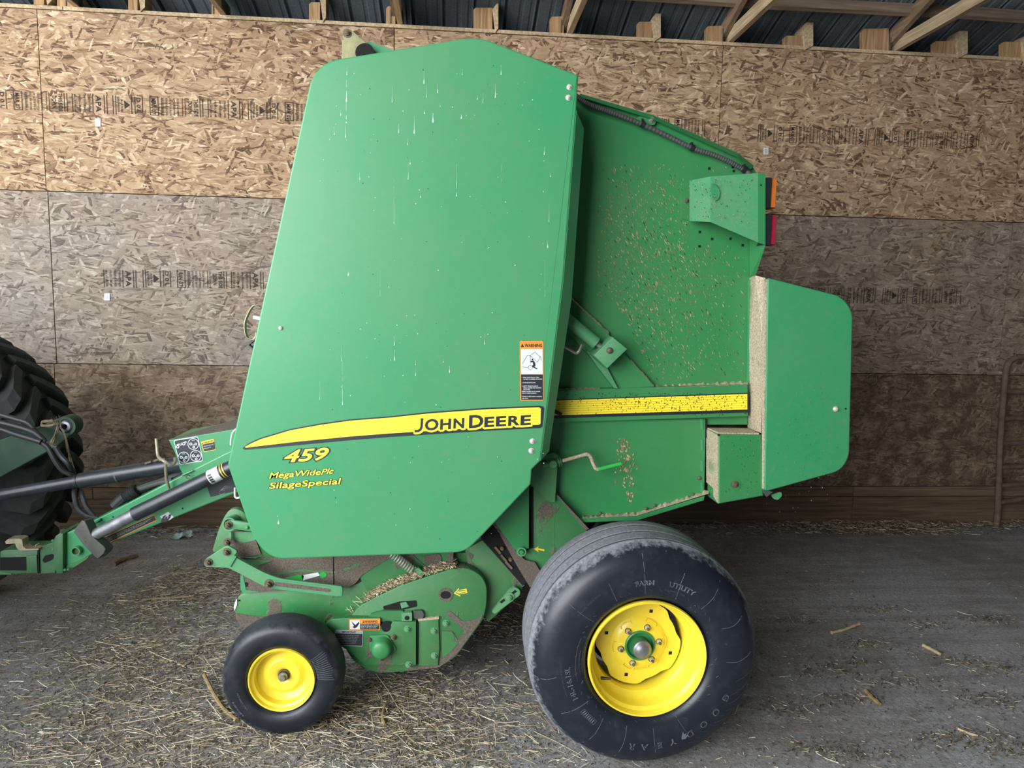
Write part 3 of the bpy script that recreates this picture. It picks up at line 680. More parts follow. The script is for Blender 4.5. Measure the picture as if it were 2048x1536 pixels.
# folded rim along the sloping top edge
mb = MB(); rim = [(1160, 187), (1305, 230), (1478, 307), (1508, 332)]; rim2 = [(1160, 194), (1305, 238), (1474, 314), (1502, 338)]
for k in range(3): mb.prism3([P(*rim[k], YG-.002), P(*rim[k+1], YG-.002), P(*rim2[k+1], YG-.03), P(*rim2[k], YG-.03)], (0, .008, 0), M['green_gate'])
mb.build('edge_flange', gate, smooth=20)
plate('lifting_ear', [(1270, 238), (1280, 232), (1306, 233), (1312, 240), (1310, 250), (1292, 250)], YG-.02, .02, M['green_gate'], gate, 3); bolt(gate, 1303.5, 240.5, YG-.02, 4.2, 'steel')
for u, v in ((1418.5, 337), (1465.7, 334), (1467.7, 342), (1399.7, 464), (1424.3, 478), (1461, 477.4), (1485.5, 490.6), (1399.2, 492.6)):
    hole(gate, [(u-2.4, v-2.6), (u+2.4, v-2.6), (u+2.4, v+2.6), (u-2.4, v+2.6)], YG, 'square_hole')
mb = MB(); band = [(1100, 781), (1496, 768), (1497, 833), (1100, 846)]; mb.prism(band, YB, .05, M['green_gate'], .004); bandp = mb.build('gate_band', baler, smooth=20)
def band_dec(mb):
    y = YB-.001
    mb.ppoly([(1101, 799.5), (1497.6, 785.6), (1497.6, 825), (1101, 837)], y, K); mb.ppoly([(1101, 801.5), (1494.6, 788), (1494.6, 818.8), (1101, 831)], y-.0005, Yl)
    for k in range(6):
        f = (k+.8)/6.6; mb.ppoly([(1101, 801.5+29.5*f-.7), (1494.6, 788+30.8*f-.7), (1494.6, 788+30.8*f+.7), (1101, 801.5+29.5*f+.7)], y-.0007, M['decal_line'])
dec(band_dec, 'stripe_decal', 'yellow stripe decal speckled with dark chaff', bandp)
def flakes(mb, n, Y, fn, mats, smin=2, smax=7, ang=(50, 75), wd=(.5, 1.5)):
    c = 0
    while c < n:
        r = fn()
        if r is None: continue
        u, v = r; L = random.uniform(smin, smax)*random.random()**.6+1; w = random.uniform(*wd); a = math.radians(random.uniform(*ang))
        dx, dy = math.cos(a)*L/2, math.sin(a)*L/2; nx, ny = -math.sin(a)*w/2, math.cos(a)*w/2
        q = [(u-dx, v-dy), (u+nx*1.2, v+ny*1.2), (u+dx, v+dy), (u-nx, v-ny)]
        base_ = [P(*p, Y-.0008) for p in q]; top = P(u, v, Y-.0008-random.uniform(.0005, .003))
        mb.add(base_+[top], [(0, 1, 4), (1, 2, 4), (2, 3, 4), (3, 0, 4)], M[random.choice(mats)]); c += 1
def gate_pts():
    u = random.gauss(1290, 75); v = random.gauss(540, 125)
    if random.random() < .35: u = random.uniform(1210, 1490); v = random.uniform(360, 760)
    if not (1195 < u < 1492 and 330 < v < 765): return None
    if 1378 < u and 345 < v < 492: return None
    if v > 600 and u < 1230+(v-600)*.5: return None
    return u, v
mb = MB(); flakes(mb, 1900, YG, gate_pts, ['flake']*9+['chaffdark'], 3, 12, wd=(.8, 2.0)); mb.build('grass_flakes', gate, 'dried grass flakes stuck to the sheet', kind='stuff', smooth=0)
def band_pts():
    u = random.gauss(1360, 90) if random.random() < .6 else random.uniform(1105, 1492); v = random.uniform(786, 830)
    return (u, v) if 1103 < u < 1492 else None
mb = MB(); flakes(mb, 420, YB-.002, band_pts, ['chaffdark'], 1.5, 5, (30, 120), (.8, 1.8)); mb.build('chaff_flecks', bandp, 'dark chaff flecks', kind='stuff', smooth=0)
def ridge(name, a, c, Y0, Y1, parent, thick=5, n=40, mat='dust'):         # dust lying on a ledge
    mb = MB(); V = []; F = []
    for k in range(n+1):
        t = k/n; u = a[0]+(c[0]-a[0])*t; v = a[1]+(c[1]-a[1])*t; h = thick*(.45+.75*random.random())
        V += [P(u, v-h, Y1), P(u, v-h*.4, (Y0+Y1)/2-.004), P(u, v+1.0, Y0-.002), P(u, v+1.0, Y1)]
    for k in range(n):
        for j in range(4): F.append((4*k+j, 4*k+(j+1) % 4, 4*k+4+(j+1) % 4, 4*k+4+j))
    F += [(0, 1, 2, 3), (4*n, 4*n+3, 4*n+2, 4*n+1)]
    mb.add(V, F, M[mat]); return mb.build(name, parent, 'dusty chaff on the ledge', smooth=0)
ridge('ledge_dust', (1309, 776.5), (1496, 768), YB, YG, bandp, 7); ridge('ledge_dust', (1105, 781), (1200, 777.5), YB, YG, bandp, 4, 20)
low = [(1090, 842), (1412, 838), (1409, 985), (1274, 1027), (1155, 1033), (1090, 1000)]
mb = MB(); mb.prism(low, YG-.01, 1.4, M['green_gate'], .003); lower = mb.build('lower_gate_sheet', baler, smooth=20)
for v0, v1 in ((838, 858), (879, 900), (921, 942), (965, 985)): plate('weld_tab', [(1401, v0), (1405.5, v0), (1406, v1), (1401.5, v1)], YG-.013, .004, M['green'], lower)
bolt(lower, 1398.5, 956, YG-.01, 4.2, 'boltdark', washer=0, dome=True)
plate('slot_seam', [(1410.6, 838), (1413.4, 838), (1413.4, 872), (1410.6, 872)], YG-.0125, .004, M['black'], lower)
rail = [(1150, 1038), (1272, 1033), (1410, 992), (1408, 1001), (1276, 1041), (1150, 1046)]
mb = MB(); mb.prism(rail, YG-.05, .06, M['green_gate'], .003); rl = mb.build('bottom_rail', baler, smooth=20)
ridge('rail_dust', (1165, 1036), (1272, 1031), YG-.05, YG-.01, rl, 7, 24); ridge('rail_dust', (1272, 1031), (1418, 986), YG-.05, YG-.01, rl, 8, 30)
for u, v in ((1200, 1027), (1292, 1017), (1309, 1011), (1386, 989)): bolt(rl, u, v, YG-.02, 3.2, 'boltdark', washer=0, dome=True)
def gs():
    u = random.gauss(1246, 8)+(v_ := random.uniform(0, 1))*14; v = 878+v_*125
    return u, v
mb = MB(); flakes(mb, 130, YG-.011, gs, ['flake'], 3, 9, (40, 120), (2, 5)); mb.build('mud_splash', lower, 'dried splash marks', kind='stuff', smooth=0)
# dusty step between gate side and rear shield
mb = MB()
mb.prism3([P(1500, 555, YG-.005), P(1497, 700, YG-.005), P(1495, 765, YG-.005), P(1499, 858, YG-.005), P(1522, 866, YR+.012), P(1527, 700, YR+.012), P(1531, 556, YR+.012), P(1511, 551, YR+.05)], (0, .02, 0), M['dust'])
mb.build('rear_flange', baler, 'dust covered flange beside the rear shield', smooth=0)
plate('flange_edge', [(1497.5, 560), (1500.5, 560), (1498, 765), (1495, 765)], YG-.012, .01, M['green'])
# rear corner box
bx = [(1437, 869), (1523, 870), (1527, 992), (1437, 1008)]
mb = MB(); f = [P(*p, YR) for p in bx]; mb.prism3(f, (0, .13, 0), M['green_gate'], .005); box_ = mb.build('corner_box', baler, 'green corner box with dusty left side', smooth=20)
mb = MB(); X_ = lambda z: f[0].x+(f[3].x-f[0].x)*(z-f[0].z)/(f[3].z-f[0].z)-.004
W_ = lambda y, z: Vector((X_(z), y, z))
mb.prism3([W_(YR+.003, f[0].z-.003), W_(YG-.006, f[0].z), W_(YG-.006, f[3].z+.06), W_(YR+.05, f[3].z+.055), W_(YR+.05, f[3].z+.02), W_(YR+.003, f[3].z+.004)], (.008, 0, 0), M['dust']); mb.build('side_dust', box_, smooth=0)
mb = MB(); mb.prism3([Vector((f[0].x+.006, YR+.012, f[0].z)), Vector((f[1].x-.006, YR+.012, f[1].z)), Vector((f[1].x-.006, YG-.006, f[1].z)), Vector((f[0].x, YG-.006, f[0].z))], (0, 0, .006), M['dust']); mb.build('top_dust', box_, smooth=0)
mb = MB(); mb.lathe(P(1469.5, 969, YR), [(.017, -.002), (.026, -.002), (.026, .003), (.017, .003)], M['green_gate'], 24, close=True); mb.build('washer_ring', box_)
bolt(box_, 1469.5, 968, YR, 6, 'boltdark', washer=1.2, h=.8)
hole(box_, ell(1437.5, 870, 2.6, n=10), YR); hole(lower, ell(1412.5, 873, 2.6, n=10), YG-.012)
mb = MB(); flakes(mb, 90, YR, lambda: (random.uniform(1441, 1520), random.uniform(874, 990)), ['flake', 'chaffdark'], 2, 6, (50, 80), (.5, 1)); mb.build('grass_flakes', box_, kind='stuff', smooth=0)
# rear shield
rs = [(1535, 556), (1684, 593), (1706, 622), (1699, 915), (1681, 942), (1529, 984)]
mb = MB(); mb.prism(round_poly(rs, [5, 26, 26, 24, 24, 4]), YR-.02, .02, M['green'], .005); rear = mb.build('rear_shield', baler, 'green rear shield plate with rounded right corners', smooth=20)
mb = MB(); mb.prism3([P(1536, 556, YR-.018), P(1676, 592, YR-.018), P(1610, 582, YR+.12), P(1533, 562, YR+.16)], (0, .004, -.006), M['green']); mb.build('top_flange', rear, smooth=0)
plate('dusty_edge', [(1529.5, 560), (1534.5, 558), (1530, 978), (1526.8, 978)], YR-.015, .02, M['dust'], rear)
bolt(rear, 1671, 818, YR-.02, 4.4, 'boltpale', washer=1.2); hole(rear, ell(1691.5, 817.5, 1.9, n=10), YR-.02)
plate('corner_bracket', [(1528, 980), (1546, 984), (1533, 994), (1528, 986)], YR-.024, .01, M['graymetal'], rear)
plate('latch_tab', [(1543, 990), (1563, 984), (1564, 992), (1556, 1000), (1547, 998)], YR-.01, .008, M['green_dull'], rear, 3)
mb = MB(); flakes(mb, 150, YR-.02, lambda: (random.gauss(1620, 40), random.gauss(880, 80)) if True else None, ['flake'], 1.5, 5, (55, 100), (.4, .9)); mb.build('grass_flecks', rear, kind='stuff', smooth=0)

# ---- rear light bracket
def quad(mb, pts, mat, d=(0, .004, 0)): mb.prism3([P(*p) for p in pts], d, M[mat])
mb = MB(); ya, yb_, yc = YG-.004, YG-.13, YG-.15
quad(mb, [(1379.5, 361, ya-.03), (1421, 353, yb_), (1421, 444, yb_), (1379.5, 442, ya-.03)], 'green_dull')
quad(mb, [(1421, 353, yb_), (1516, 346, yc), (1516, 485, yc), (1421, 444, yb_)], 'green_dull')
quad(mb, [(1516, 346, yc), (1531, 346.5, yc), (1531, 490, yc), (1516, 485, yc)], 'green_gate')
quad(mb, [(1363, 369, ya), (1380, 360, ya), (1380, 442, ya), (1363, 437, ya)], 'green_gate')
lb = mb.build('light_bracket', baler, 'folded green sheet bracket carrying the rear lights', smooth=0)
mb = MB(); quad(mb, [(1500, 480, YG-.01), (1531, 490, yc+.004), (1511, 552, YG-.03), (1500, 556, YG-.01)], 'green_gate'); mb.build('gusset', lb, smooth=0)
bolt(lb, 1372, 401.5, ya, 4.2, 'boltdark', washer=0)
for v in (369, ): hole(lb, [(1520.5, v-.5), (1523.5, v-.5), (1523.5, v+3), (1520.5, v+3)], yc, 'square_hole')
for nm, mt, v0, v1, lab in (('amber_light', 'amber', 355.5, 416, 'amber rear light'), ('red_light', 'redlens', 429, 490, 'red rear light')):
    a = P(1531.5, v0, yc+.01); c = P(1539, v1, yc+.01); mb = MB(); mb.box((a.x, yc+.005, c.z), (c.x+.001, yc+.10, a.z), M['blackplastic']); hs = mb.build('lamp_housing', lb, 'black lamp housing', smooth=0)
    a2 = P(1538.5, v0+1.5, yc+.012); c2 = P(1554.5, v1-1, yc+.012); mb = MB(); w = c2.x-a2.x
    L_ = [(0, 0), (w*.75, 0), (w, .02), (w, .075), (w*.75, .09), (0, .09)]
    mb.prism3([Vector((a2.x+x, yc+.01+y, a2.z)) for x, y in L_], (0, 0, c2.z-a2.z), M[mt], .003); mb.build(nm, lb, lab, smooth=20)
mb = MB(); flakes(mb, 150, yb_-.018, lambda: (random.gauss(1408, 22), random.uniform(360, 440)) if random.random() < .7 else (random.uniform(1425, 1510), random.uniform(356, 450)), ['flake', 'flake', 'chaffdark'], 2, 6, (40, 80), (.8, 2)); mb.build('grass_flakes', lb, kind='stuff', smooth=0)
plate('paint_touch_up', round_poly([(1423, 366), (1432, 368), (1441, 384), (1438, 398), (1428, 403), (1423, 392)], 5), yb_-.011, .001, M['green'], lb, label='brighter green paint patch')

# ---- corrugated wiring hose along the sloping edge
hp = catmull([P(1150, 190, YG-.03), P(1172, 206, YG-.035), P(1200, 217, YG-.035), P(1237, 230, YG-.032), P(1284.6, 249, YG-.03), P(1339, 274, YG-.03), P(1384, 296, YG-.03), P(1425, 309, YG-.03), P(1462, 325, YG-.03), P(1491, 342, YG-.03), P(1500, 350, YG-.06)], 16)
mb = MB(); mb.tube(hp, [.0105 if k % 2 else .0088 for k in range(len(hp))], M['hosegrey'], 10); hs = mb.build('wiring_hose', baler, 'grey corrugated wiring hose', smooth=0)
for u, v, a in ((1285, 249, 26), (1384, 296, 24), (1489, 340, 32)):
    c = P(u, v, YG-.03); d = Vector((math.cos(math.radians(a)), 0, -math.sin(math.radians(a)))); mb = MB(); mb.tube([c-d*.008, c+d*.008], .0138, M['blackplastic'], 12); mb.box((c.x-.004, YG-.03, c.z), (c.x+.004, YG-.01, c.z+.024), M['blackplastic']); mb.build('hose_clamp', hs)

# ---- gate cylinder and its bracket
plate('cylinder_gusset', [(1120, 600), (1137, 592), (1217, 668), (1262, 722), (1308, 773), (1236, 777), (1170, 702), (1120, 650)], YG-.03, .03, M['green_gate'])
ridge('gusset_dust', (1140, 595), (1218, 667), YG-.034, YG-.02, baler, 4, 24); ridge('gusset_dust', (1262, 721), (1308, 772), YG-.034, YG-.02, baler, 3, 18)
cyl_part('cylinder_barrel', P(1100, 612, YG-.10), P(1192, 686, YG-.10), .0265, 'green_dull', label='green gate lift cylinder barrel'); cyl_part('cylinder_rod', P(1190, 684.5, YG-.10), P(1210, 700, YG-.10), .012, 'chrome', label='shiny cylinder rod')
plate('rod_bracket', [(1187, 711), (1226, 674), (1255, 698), (1215, 737)], YG-.15, .13, M['green_dull'], bevel=.004, label='green box bracket holding the cylinder rod')
plate('bracket_wing', [(1172, 700), (1187, 711), (1215, 737), (1236, 777), (1228, 776), (1196, 735)], YG-.05, .04, M['green_dull'])
bolt(baler, 1219, 701, YG-.15, 6.5, 'boltdark', 'bracket_pin', washer=0, dome=True)
mb = MB(); mb.tube(catmull([P(1126, 692, YG-.12), P(1142, 701, YG-.12), P(1152, 706, YG-.12), P(1158, 702, YG-.12), P(1163, 690, YG-.11)], 4), .007, M['steel'], 8); mb.build('hose_elbow', baler, 'grey hydraulic elbow fitting')
cyl_part('rubber_stop', P(1100, 818, YB-.03), P(1123, 829, YB-.03), .008, 'blackplastic', label='black pin end in front of the stripe')

# ---- crank handle
plate('crank_bracket', [(1070, 916), (1108, 905), (1116, 912), (1110, 1004), (1100, 1004), (1060, 968)], YG-.085, .02, M['green_dark'])
mb = MB(); c = P(1105.5, 928, YG-.12); mb.lathe(c, [(.001, -.012), (.016, -.012), (.018, -.008), (.018, .05)], M['green_dark'], 18); mb.cyl(P(1085, 931, YG-.10), P(1123, 922.5, YG-.10), .014, M['green_dark'], 14); mb.tube([P(1116, 924.5, YG-.1), P(1118, 924, YG-.1)], .021, M['green_dark'], 14); mb.tube([P(1120, 923.3, YG-.1), P(1121.5, 923, YG-.1)], .021, M['green_dark'], 14); crank = mb.build('crank_pivot', baler)
mb = MB(); mb.tube(catmull([P(1121, 922.8, YG-.1), P(1145, 916, YG-.1), P(1165, 910.5, YG-.1), P(1175, 908.5, YG-.1), P(1181, 914, YG-.1), P(1186, 926, YG-.1), P(1191, 936.5, YG-.1), P(1198, 938.6, YG-.1)], 5), .0078, M['dust'], 10); mb.build('crank_rod', crank, 'dusty bent crank rod')
cyl_part('crank_grip', P(1196, 939, YG-.1), P(1242, 927.5, YG-.1), .0088, 'green_bright', crank, label='bright green crank grip')

# ---- axle frame plates
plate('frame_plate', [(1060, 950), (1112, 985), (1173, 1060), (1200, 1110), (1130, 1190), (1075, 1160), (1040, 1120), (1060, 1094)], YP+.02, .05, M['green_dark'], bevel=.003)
plate('plate_edge', [(1112, 990), (1117, 992), (1178, 1058), (1171, 1060)], YP+.005, .06, M['mud'])
plate('seam_line', [(1109.2, 1005), (1110, 1005), (1108, 1110), (1107.2, 1110)], YP+.0185, .002, M['green_gate'])
plate('axle_plate', [(1056, 940), (1058.5, 981), (1058, 1097), (1036, 1102), (1030, 1100), (985, 1040)], YP-.02, .025, M['green_gate'], bevel=.003)
plate('plate_gap', [(1058.8, 975), (1066, 975), (1066, 1096), (1058.5, 1098)], YP+.012, .01, M['black'])
mb = MB(); c = P(1043, 1103.5, YP-.03); mb.lathe(c, [(.013, -.004), (.0195, -.004), (.021, 0), (.021, .03), (.013, .03)], M['green_dull'], 22, close=True); mb.lathe(c, [(.001, -.012), (.009, -.012), (.0115, -.009), (.0115, .01)], M['green_gate'], 6); mb.build('axle_bolt', baler, 'green hex bolt head in a ring')
plate('grime_patch', [(1008, 1048), (1030, 1100), (1050, 1120), (1070, 1125), (1085, 1150), (1060, 1175), (1030, 1125), (1000, 1070)], YP+.0, .01, M['mud'])
def arrow_dec(pts, Y, mt, par=None):
    mb = MB(); mb.ppoly(pts, Y, M[mt]); return mb.build('arrow_decal', par or baler, 'yellow arrow decal', smooth=0, fixn=False)
arrow_dec([(1067.5, 1098), (1078, 1092), (1075.5, 1096), (1089, 1099), (1089, 1102.5), (1076, 1099.5), (1077, 1104.5)], YP+.018, 'decal_caution')
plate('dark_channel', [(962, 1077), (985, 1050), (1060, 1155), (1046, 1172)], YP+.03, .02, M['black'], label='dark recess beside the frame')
for u, v in ((1004, 1096), (1021, 1118)): bolt(baler, u, v, YP+.025, 4.5, 'boltdark', washer=0, h=1.2)
for a, c in (((990, 1094), (1001, 1107)), ((1002, 1110), (1013, 1123)), ((1012, 1124), (1024, 1137))):
    mb = MB(); mb.bar(P(*a, YP+.022), P(*c, YP+.022), .010, .006, M['boltdark'], up=(0, 1, 0)); mb.build('chain_slot', baler, smooth=0)
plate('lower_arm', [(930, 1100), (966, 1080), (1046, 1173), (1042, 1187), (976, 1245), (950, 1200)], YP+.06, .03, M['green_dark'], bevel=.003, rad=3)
plate('arm_edge', [(964, 1078), (969, 1077), (1049, 1171), (1045, 1174)], YP+.052, .012, M['mud'])
lk = plate('slotted_link', [(1030, 1174), (1040, 1180), (1040, 1190), (990, 1228), (983, 1224), (1020, 1180)], YP+.02, .02, M['green_dull'], rad=4)
hole(lk, [(1030, 1180), (1034, 1183), (1003, 1207), (999, 1204)], YP+.02, 'slot'); bolt(lk, 1018.6, 1194.5, YP+.018, 6, 'green_dull', washer=1.7)

# ---- pickup: windguard body, side plates, drive cover
plate('pickup_drum', [(468, 1205), (482, 1187), (690, 1172), (716, 1168), (790, 1108), (940, 1105), (960, 1150), (940, 1270), (800, 1330), (690, 1300), (640, 1255), (560, 1250), (484, 1256), (468, 1222)], YP+.075, 1.5, M['green_drum'], rad=8, bevel=.006, label='green pickup body smeared with dry mud')
plate('mud_patch', [(470, 1226), (500, 1231), (560, 1236), (610, 1244), (600, 1252), (560, 1250), (484, 1255), (472, 1238)], YP+.072, .003, M['mud'], rad=5, label='brown mud along the lower edge')
plate('end_patch', [(467.5, 1213), (470, 1204), (474, 1197), (474, 1210), (469, 1222)], YP+.071, .004, M['decal_white'])
hole(baler, ell(478, 1201, 1.8, n=10), YP+.073)
dp = plate('dirty_side_plate', [(480, 1151), (484, 1128), (545, 1108), (800, 1104), (752, 1132), (724, 1150), (712, 1166), (700, 1173), (486, 1187), (481, 1178)], YP+.055, .02, M['mud'], rad=4, label='side plate caked with brown mud')
plate('scraped_slot', [(570, 1156), (598, 1149), (608, 1151), (606, 1161), (575, 1163)], YP+.053, .002, M['green_bright'], dp, 2, label='scraped green patch'); plate('scraped_metal', [(603, 1151), (636, 1145), (640, 1151), (606, 1161)], YP+.053, .002, M['decal_white'], dp, 1, label='scraped pale metal'); plate('scraped_slot', ell(646, 1150, 7.5, 5.5, 14), YP+.053, .002, M['green_bright'], dp, label='scraped green patch')
plate('plate_seam', [(665.5, 1112), (667.5, 1112), (668.3, 1169), (666.3, 1169)], YP+.0535, .002, M['black'], dp)
hole(dp, ell(492.5, 1169, 4, 5, 12), YP+.055)
plate('green_edge', [(481, 1152), (486, 1150), (492, 1180), (520, 1184), (486, 1187), (481, 1178)], YP+.053, .002, M['green'], dp)
plate('wipe_mark', [(540, 1148), (600, 1139), (670, 1143), (720, 1126), (722, 1130), (672, 1146), (600, 1143), (560, 1149)], YP+.0535, .0015, M['green_dark'], dp)
plate('top_rail', [(480, 1118), (510, 1120), (545, 1121), (515, 1132), (490, 1128)], YP+.05, .02, M['green_dark'])
plate('rear_side_plate', [(718, 1151), (790, 1108), (906, 1105), (908, 1130), (800, 1165), (740, 1195)], YP+.06, .015, M['green_part'], label='green side plate behind the spring')
# tear-drop drive cover
cov = [(906, 1137), (936, 1136), (962, 1150), (974, 1172), (973, 1212), (966, 1240), (912, 1314), (878, 1336), (810, 1343), (759, 1347), (735, 1340), (706, 1322), (662, 1252), (697, 1238), (720, 1212), (742, 1199), (803, 1170)]
mb = MB(); mb.prism(round_poly(cov, [14, 12, 14, 14, 14, 12, 14, 10, 4, 6, 6, 12, 8, 4, 6, 10, 6]), YP, .07, M['green_part'], .004)
cover = mb.build('drive_cover', baler, 'rounded green pickup drive cover edged with caked mud', smooth=25)
plate('mud_edge', [(966, 1228), (960, 1244), (914, 1308), (878, 1335), (812, 1342), (812, 1336), (872, 1328), (884, 1310), (884, 1262), (905, 1262), (916, 1282), (930, 1262), (905, 1240), (890, 1225), (900, 1222), (925, 1243), (950, 1240)], YP-.003, .004, M['mud'], cover, 5)
plate('bare_paint', [(884, 1262), (905, 1264), (909, 1275), (908, 1281), (917, 1286), (900, 1305), (886, 1316), (884, 1300)], YP-.0045, .002, M['green_part'], cover, 3)
sl = plate('cover_slot', [(766, 1213), (800, 1203), (833, 1201), (834, 1213), (800, 1221), (768, 1220)], YP-.002, .003, M['black'], cover, 2)
plate('slot_part', [(800, 1206), (812, 1204), (818, 1213), (803, 1217)], YP-.004, .003, M['green_dull'], cover)
hole(cover, round_poly([(881, 1182), (900, 1182), (903, 1190), (899, 1197), (884, 1197), (880, 1190)], 5), YP, 'grease_hole')
mb = MB(); mb.ring_plate(ell(891.5, 1190, 15, 14, 20), ell(891.5, 1190, 10.5, 8, 20), YP-.002, .002, M['mud']); mb.build('mud_ring', cover, smooth=0)
arrow = [(907.5, 1187), (918, 1175.5), (918.5, 1180), (933, 1177), (935, 1186), (920.5, 1188.5), (921, 1193.5)]
arrow_dec(arrow, YP-.0015, 'decal_caution', cover)
mb = MB(); cx_, cy_ = 919.5, 1184.5; mb.ppoly([(cx_+(u-cx_)*.74, cy_+(v-cy_)*.70) for u, v in arrow], YP-.002, M['green']); mb.ppoly([(913, 1185), (918, 1181.5), (918.5, 1183.5), (930, 1181), (930.6, 1184), (919, 1186.3), (919.4, 1188)], YP-.0025, M['decal_caution']); mb.build('arrow_fill', cover, smooth=0, fixn=False)
bp = plate('bearing_plate', [(652, 1248), (664, 1238), (697, 1236), (760, 1237), (761, 1251), (766, 1260), (776, 1260), (784, 1246), (786, 1243), (832, 1244), (832, 1330), (730, 1330), (706, 1310), (690, 1296), (660, 1285)], YP-.028, .026, M['green_part'], cover, bevel=.002)
plate('plate_seam', [(832, 1245), (836, 1245), (835, 1331), (831, 1331)], YP-.02, .02, M['black'], cover)
plate('rear_bearing_plate', [(836, 1241), (877, 1237), (879, 1298), (876, 1331), (836, 1332)], YP-.012, .011, M['green_part'], cover, bevel=.002)
plate('stiffener', [(742, 1228), (766, 1222), (806, 1222), (806, 1243), (760, 1243), (757, 1236), (736, 1236)], YP-.016, .014, M['green_part'], cover)
plate('pivot_block', [(803, 1226), (824, 1225), (824, 1242), (803, 1242)], YP-.026, .024, M['green_dull'], cover, 2); hole(cover, ell(814, 1236, 5, 4.5, 12), YP-.026)
plate('gray_tab', [(826, 1222), (844, 1221), (848, 1228), (846, 1237), (828, 1237)], YP-.016, .014, M['graymetal'], cover, 3)
plate('dust_line', [(836, 1238), (878, 1234), (878, 1238), (836, 1242)], YP-.014, .012, M['dust'], cover)
hole(cover, ell(772, 1253, 10, 11, 16), YP-.0275, 'view_hole')
mb = MB(); mb.prism(round_poly([(738, 1272), (776, 1270), (794, 1300), (764, 1322), (738, 1300)], 6), YP-.036, .01, M['green_gate'], .002); mb.build('bearing_flange', cover, smooth=25)
mb = MB(); kk = px(YP); mb.lathe(P(764, 1292, YP-.03), [(.001, -.052), (13*kk, -.050), (17*kk, -.045), (19.5*kk, -.036), (22*kk, 0), (23*kk, .004)], M['green_gate'], 32); mb.build('bearing_cap', cover, 'round green bearing cap')
for u, v, yy in ((815, 1257.5, YP-.028), (817.5, 1329, YP-.028), (868, 1261.5, YP-.012), (892, 1246, YP-.001), (869, 1311, YP-.012)): bolt(cover, u, v, yy, 5.4, 'green_dull', washer=1.35)
for u, v in ((786.5, 1275), (739, 1279), (761, 1317)): bolt(cover, u, v, YP-.036, 4.2, 'boltdark', washer=1.3)
def tdec(pts, Y, fn, name, label, par): 
    mb = MB(); fn(mb, Y); return mb.build(name, par, label, smooth=0, fixn=False)
def wd2(mb, y):
    mb.ppoly([(698, 1238.5), (760.5, 1237), (759.5, 1260.5), (698, 1260)], y, M['decal_orange']); mb.ppoly([(700, 1240.3), (719.5, 1240), (719.5, 1258.6), (700, 1258.3)], y-.0005, Wt); mb.ppoly([(720.5, 1247.5), (758.5, 1247), (758, 1259), (720.5, 1258.8)], y-.0005, K)
    mb.text('WARNING', (729, 1245.8), (755, 1245.4), (729, 1240.8), y-.0006, K, offset=.02); mb.ppoly([(725, 1245.8), (727, 1241), (728.6, 1245.8)], y-.0006, K)
    mb.ppoly([(702, 1242), (711, 1250), (718, 1243), (718.5, 1247), (714, 1254), (709, 1257), (705, 1254), (708, 1252)], y-.0008, K)
    for i, tx in enumerate(['Avoid injury by running', 'Keep all shields in place.', 'Shut off and wait.']): mb.text(tx, (722, 1250.6+3*i), (757-2*i, 1250.4+3*i), (722, 1248.6+3*i), y-.0007, Wt)
tdec(None, YP-.0295, wd2, 'warning_decal', 'small orange warning decal with hand pictogram', bp)
def imp(mb, y):
    mb.ppoly(round_poly([(670, 1259.5), (726.5, 1261), (725, 1293.5), (668, 1290)], 3), y, M['decal_grey']); mb.ppoly([(671, 1266.8), (725, 1268), (723.8, 1291.8), (670, 1289)], y-.0005, K)
    mb.text('IMPORTANT', (684, 1265.6), (712, 1266.4), (684, 1261.6), y-.0006, K, offset=.02)
    for i, tx in enumerate(['Damage to pickup teeth', 'can result from improper', 'gauge wheel height setting.', 'Pickup teeth must be at', 'least 25 mm (1 inch)', 'off ground when']): mb.text(tx, (673, 1271.2+3.2*i), (718-1.5*i, 1272+3.2*i), (673, 1269.2+3.2*i), y-.0007, M['decal_grey'])
tdec(None, YP-.0295, imp, 'notice_decal', 'black notice decal with grey border', bp)
# chaff heaped on the cover
def heap(n, fn, name, parent, mat='straw', L=(.006, .028), w=.0012, lab=None):
    mb = MB(); V = []; F = []
    for _ in range(n):
        p = fn(); a = random.uniform(0, 2*pi); e = random.uniform(-.5, .7); l = random.uniform(*L)/2; ww = w*random.uniform(.6, 1.6)
        d = Vector((math.cos(a)*math.cos(e), math.sin(a)*math.cos(e), math.sin(e)))*l; s_ = d.cross(Vector((0, .4, 1))).normalized()*ww; t_ = d.cross(s_).normalized()*ww*.7
        k = len(V); V += [p-d+s_, p-d-s_*.5+t_, p+d+s_, p+d-s_*.5+t_, p-d-s_*.5-t_, p+d-s_*.5-t_]; F += [(k, k+1, k+3, k+2), (k+1, k+4, k+5, k+3), (k+4, k, k+2, k+5)]
    mb.add(V, F, M[mat]); return mb.build(name, parent, lab, kind='stuff', smooth=0, fixn=False)
line = [(700, 1236), (722, 1210), (742, 1197), (770, 1183), (803, 1168), (850, 1151), (906, 1135)]
def onridge(u0, u1, hmax):
    u = random.uniform(u0, u1); v = interp(line, u); y = YP+random.uniform(.002, .07); p = P(u, v, YP); p = Vector((p.x, y, p.z+random.random()**1.6*hmax*math.sin(pi*(y-YP)/.075)+.001)); return p
heap(1500, lambda: onridge(772, 912, .022), 'chaff_heap', cover, lab='straw and chaff lying on the cover'); heap(420, lambda: onridge(728, 772, .02), 'chaff_heap', cover, lab='straw and chaff lying on the cover')
heap(60, lambda: onridge(700, 790, .006), 'chaff_heap', cover, L=(.05, .1), lab='longer straws on the cover')
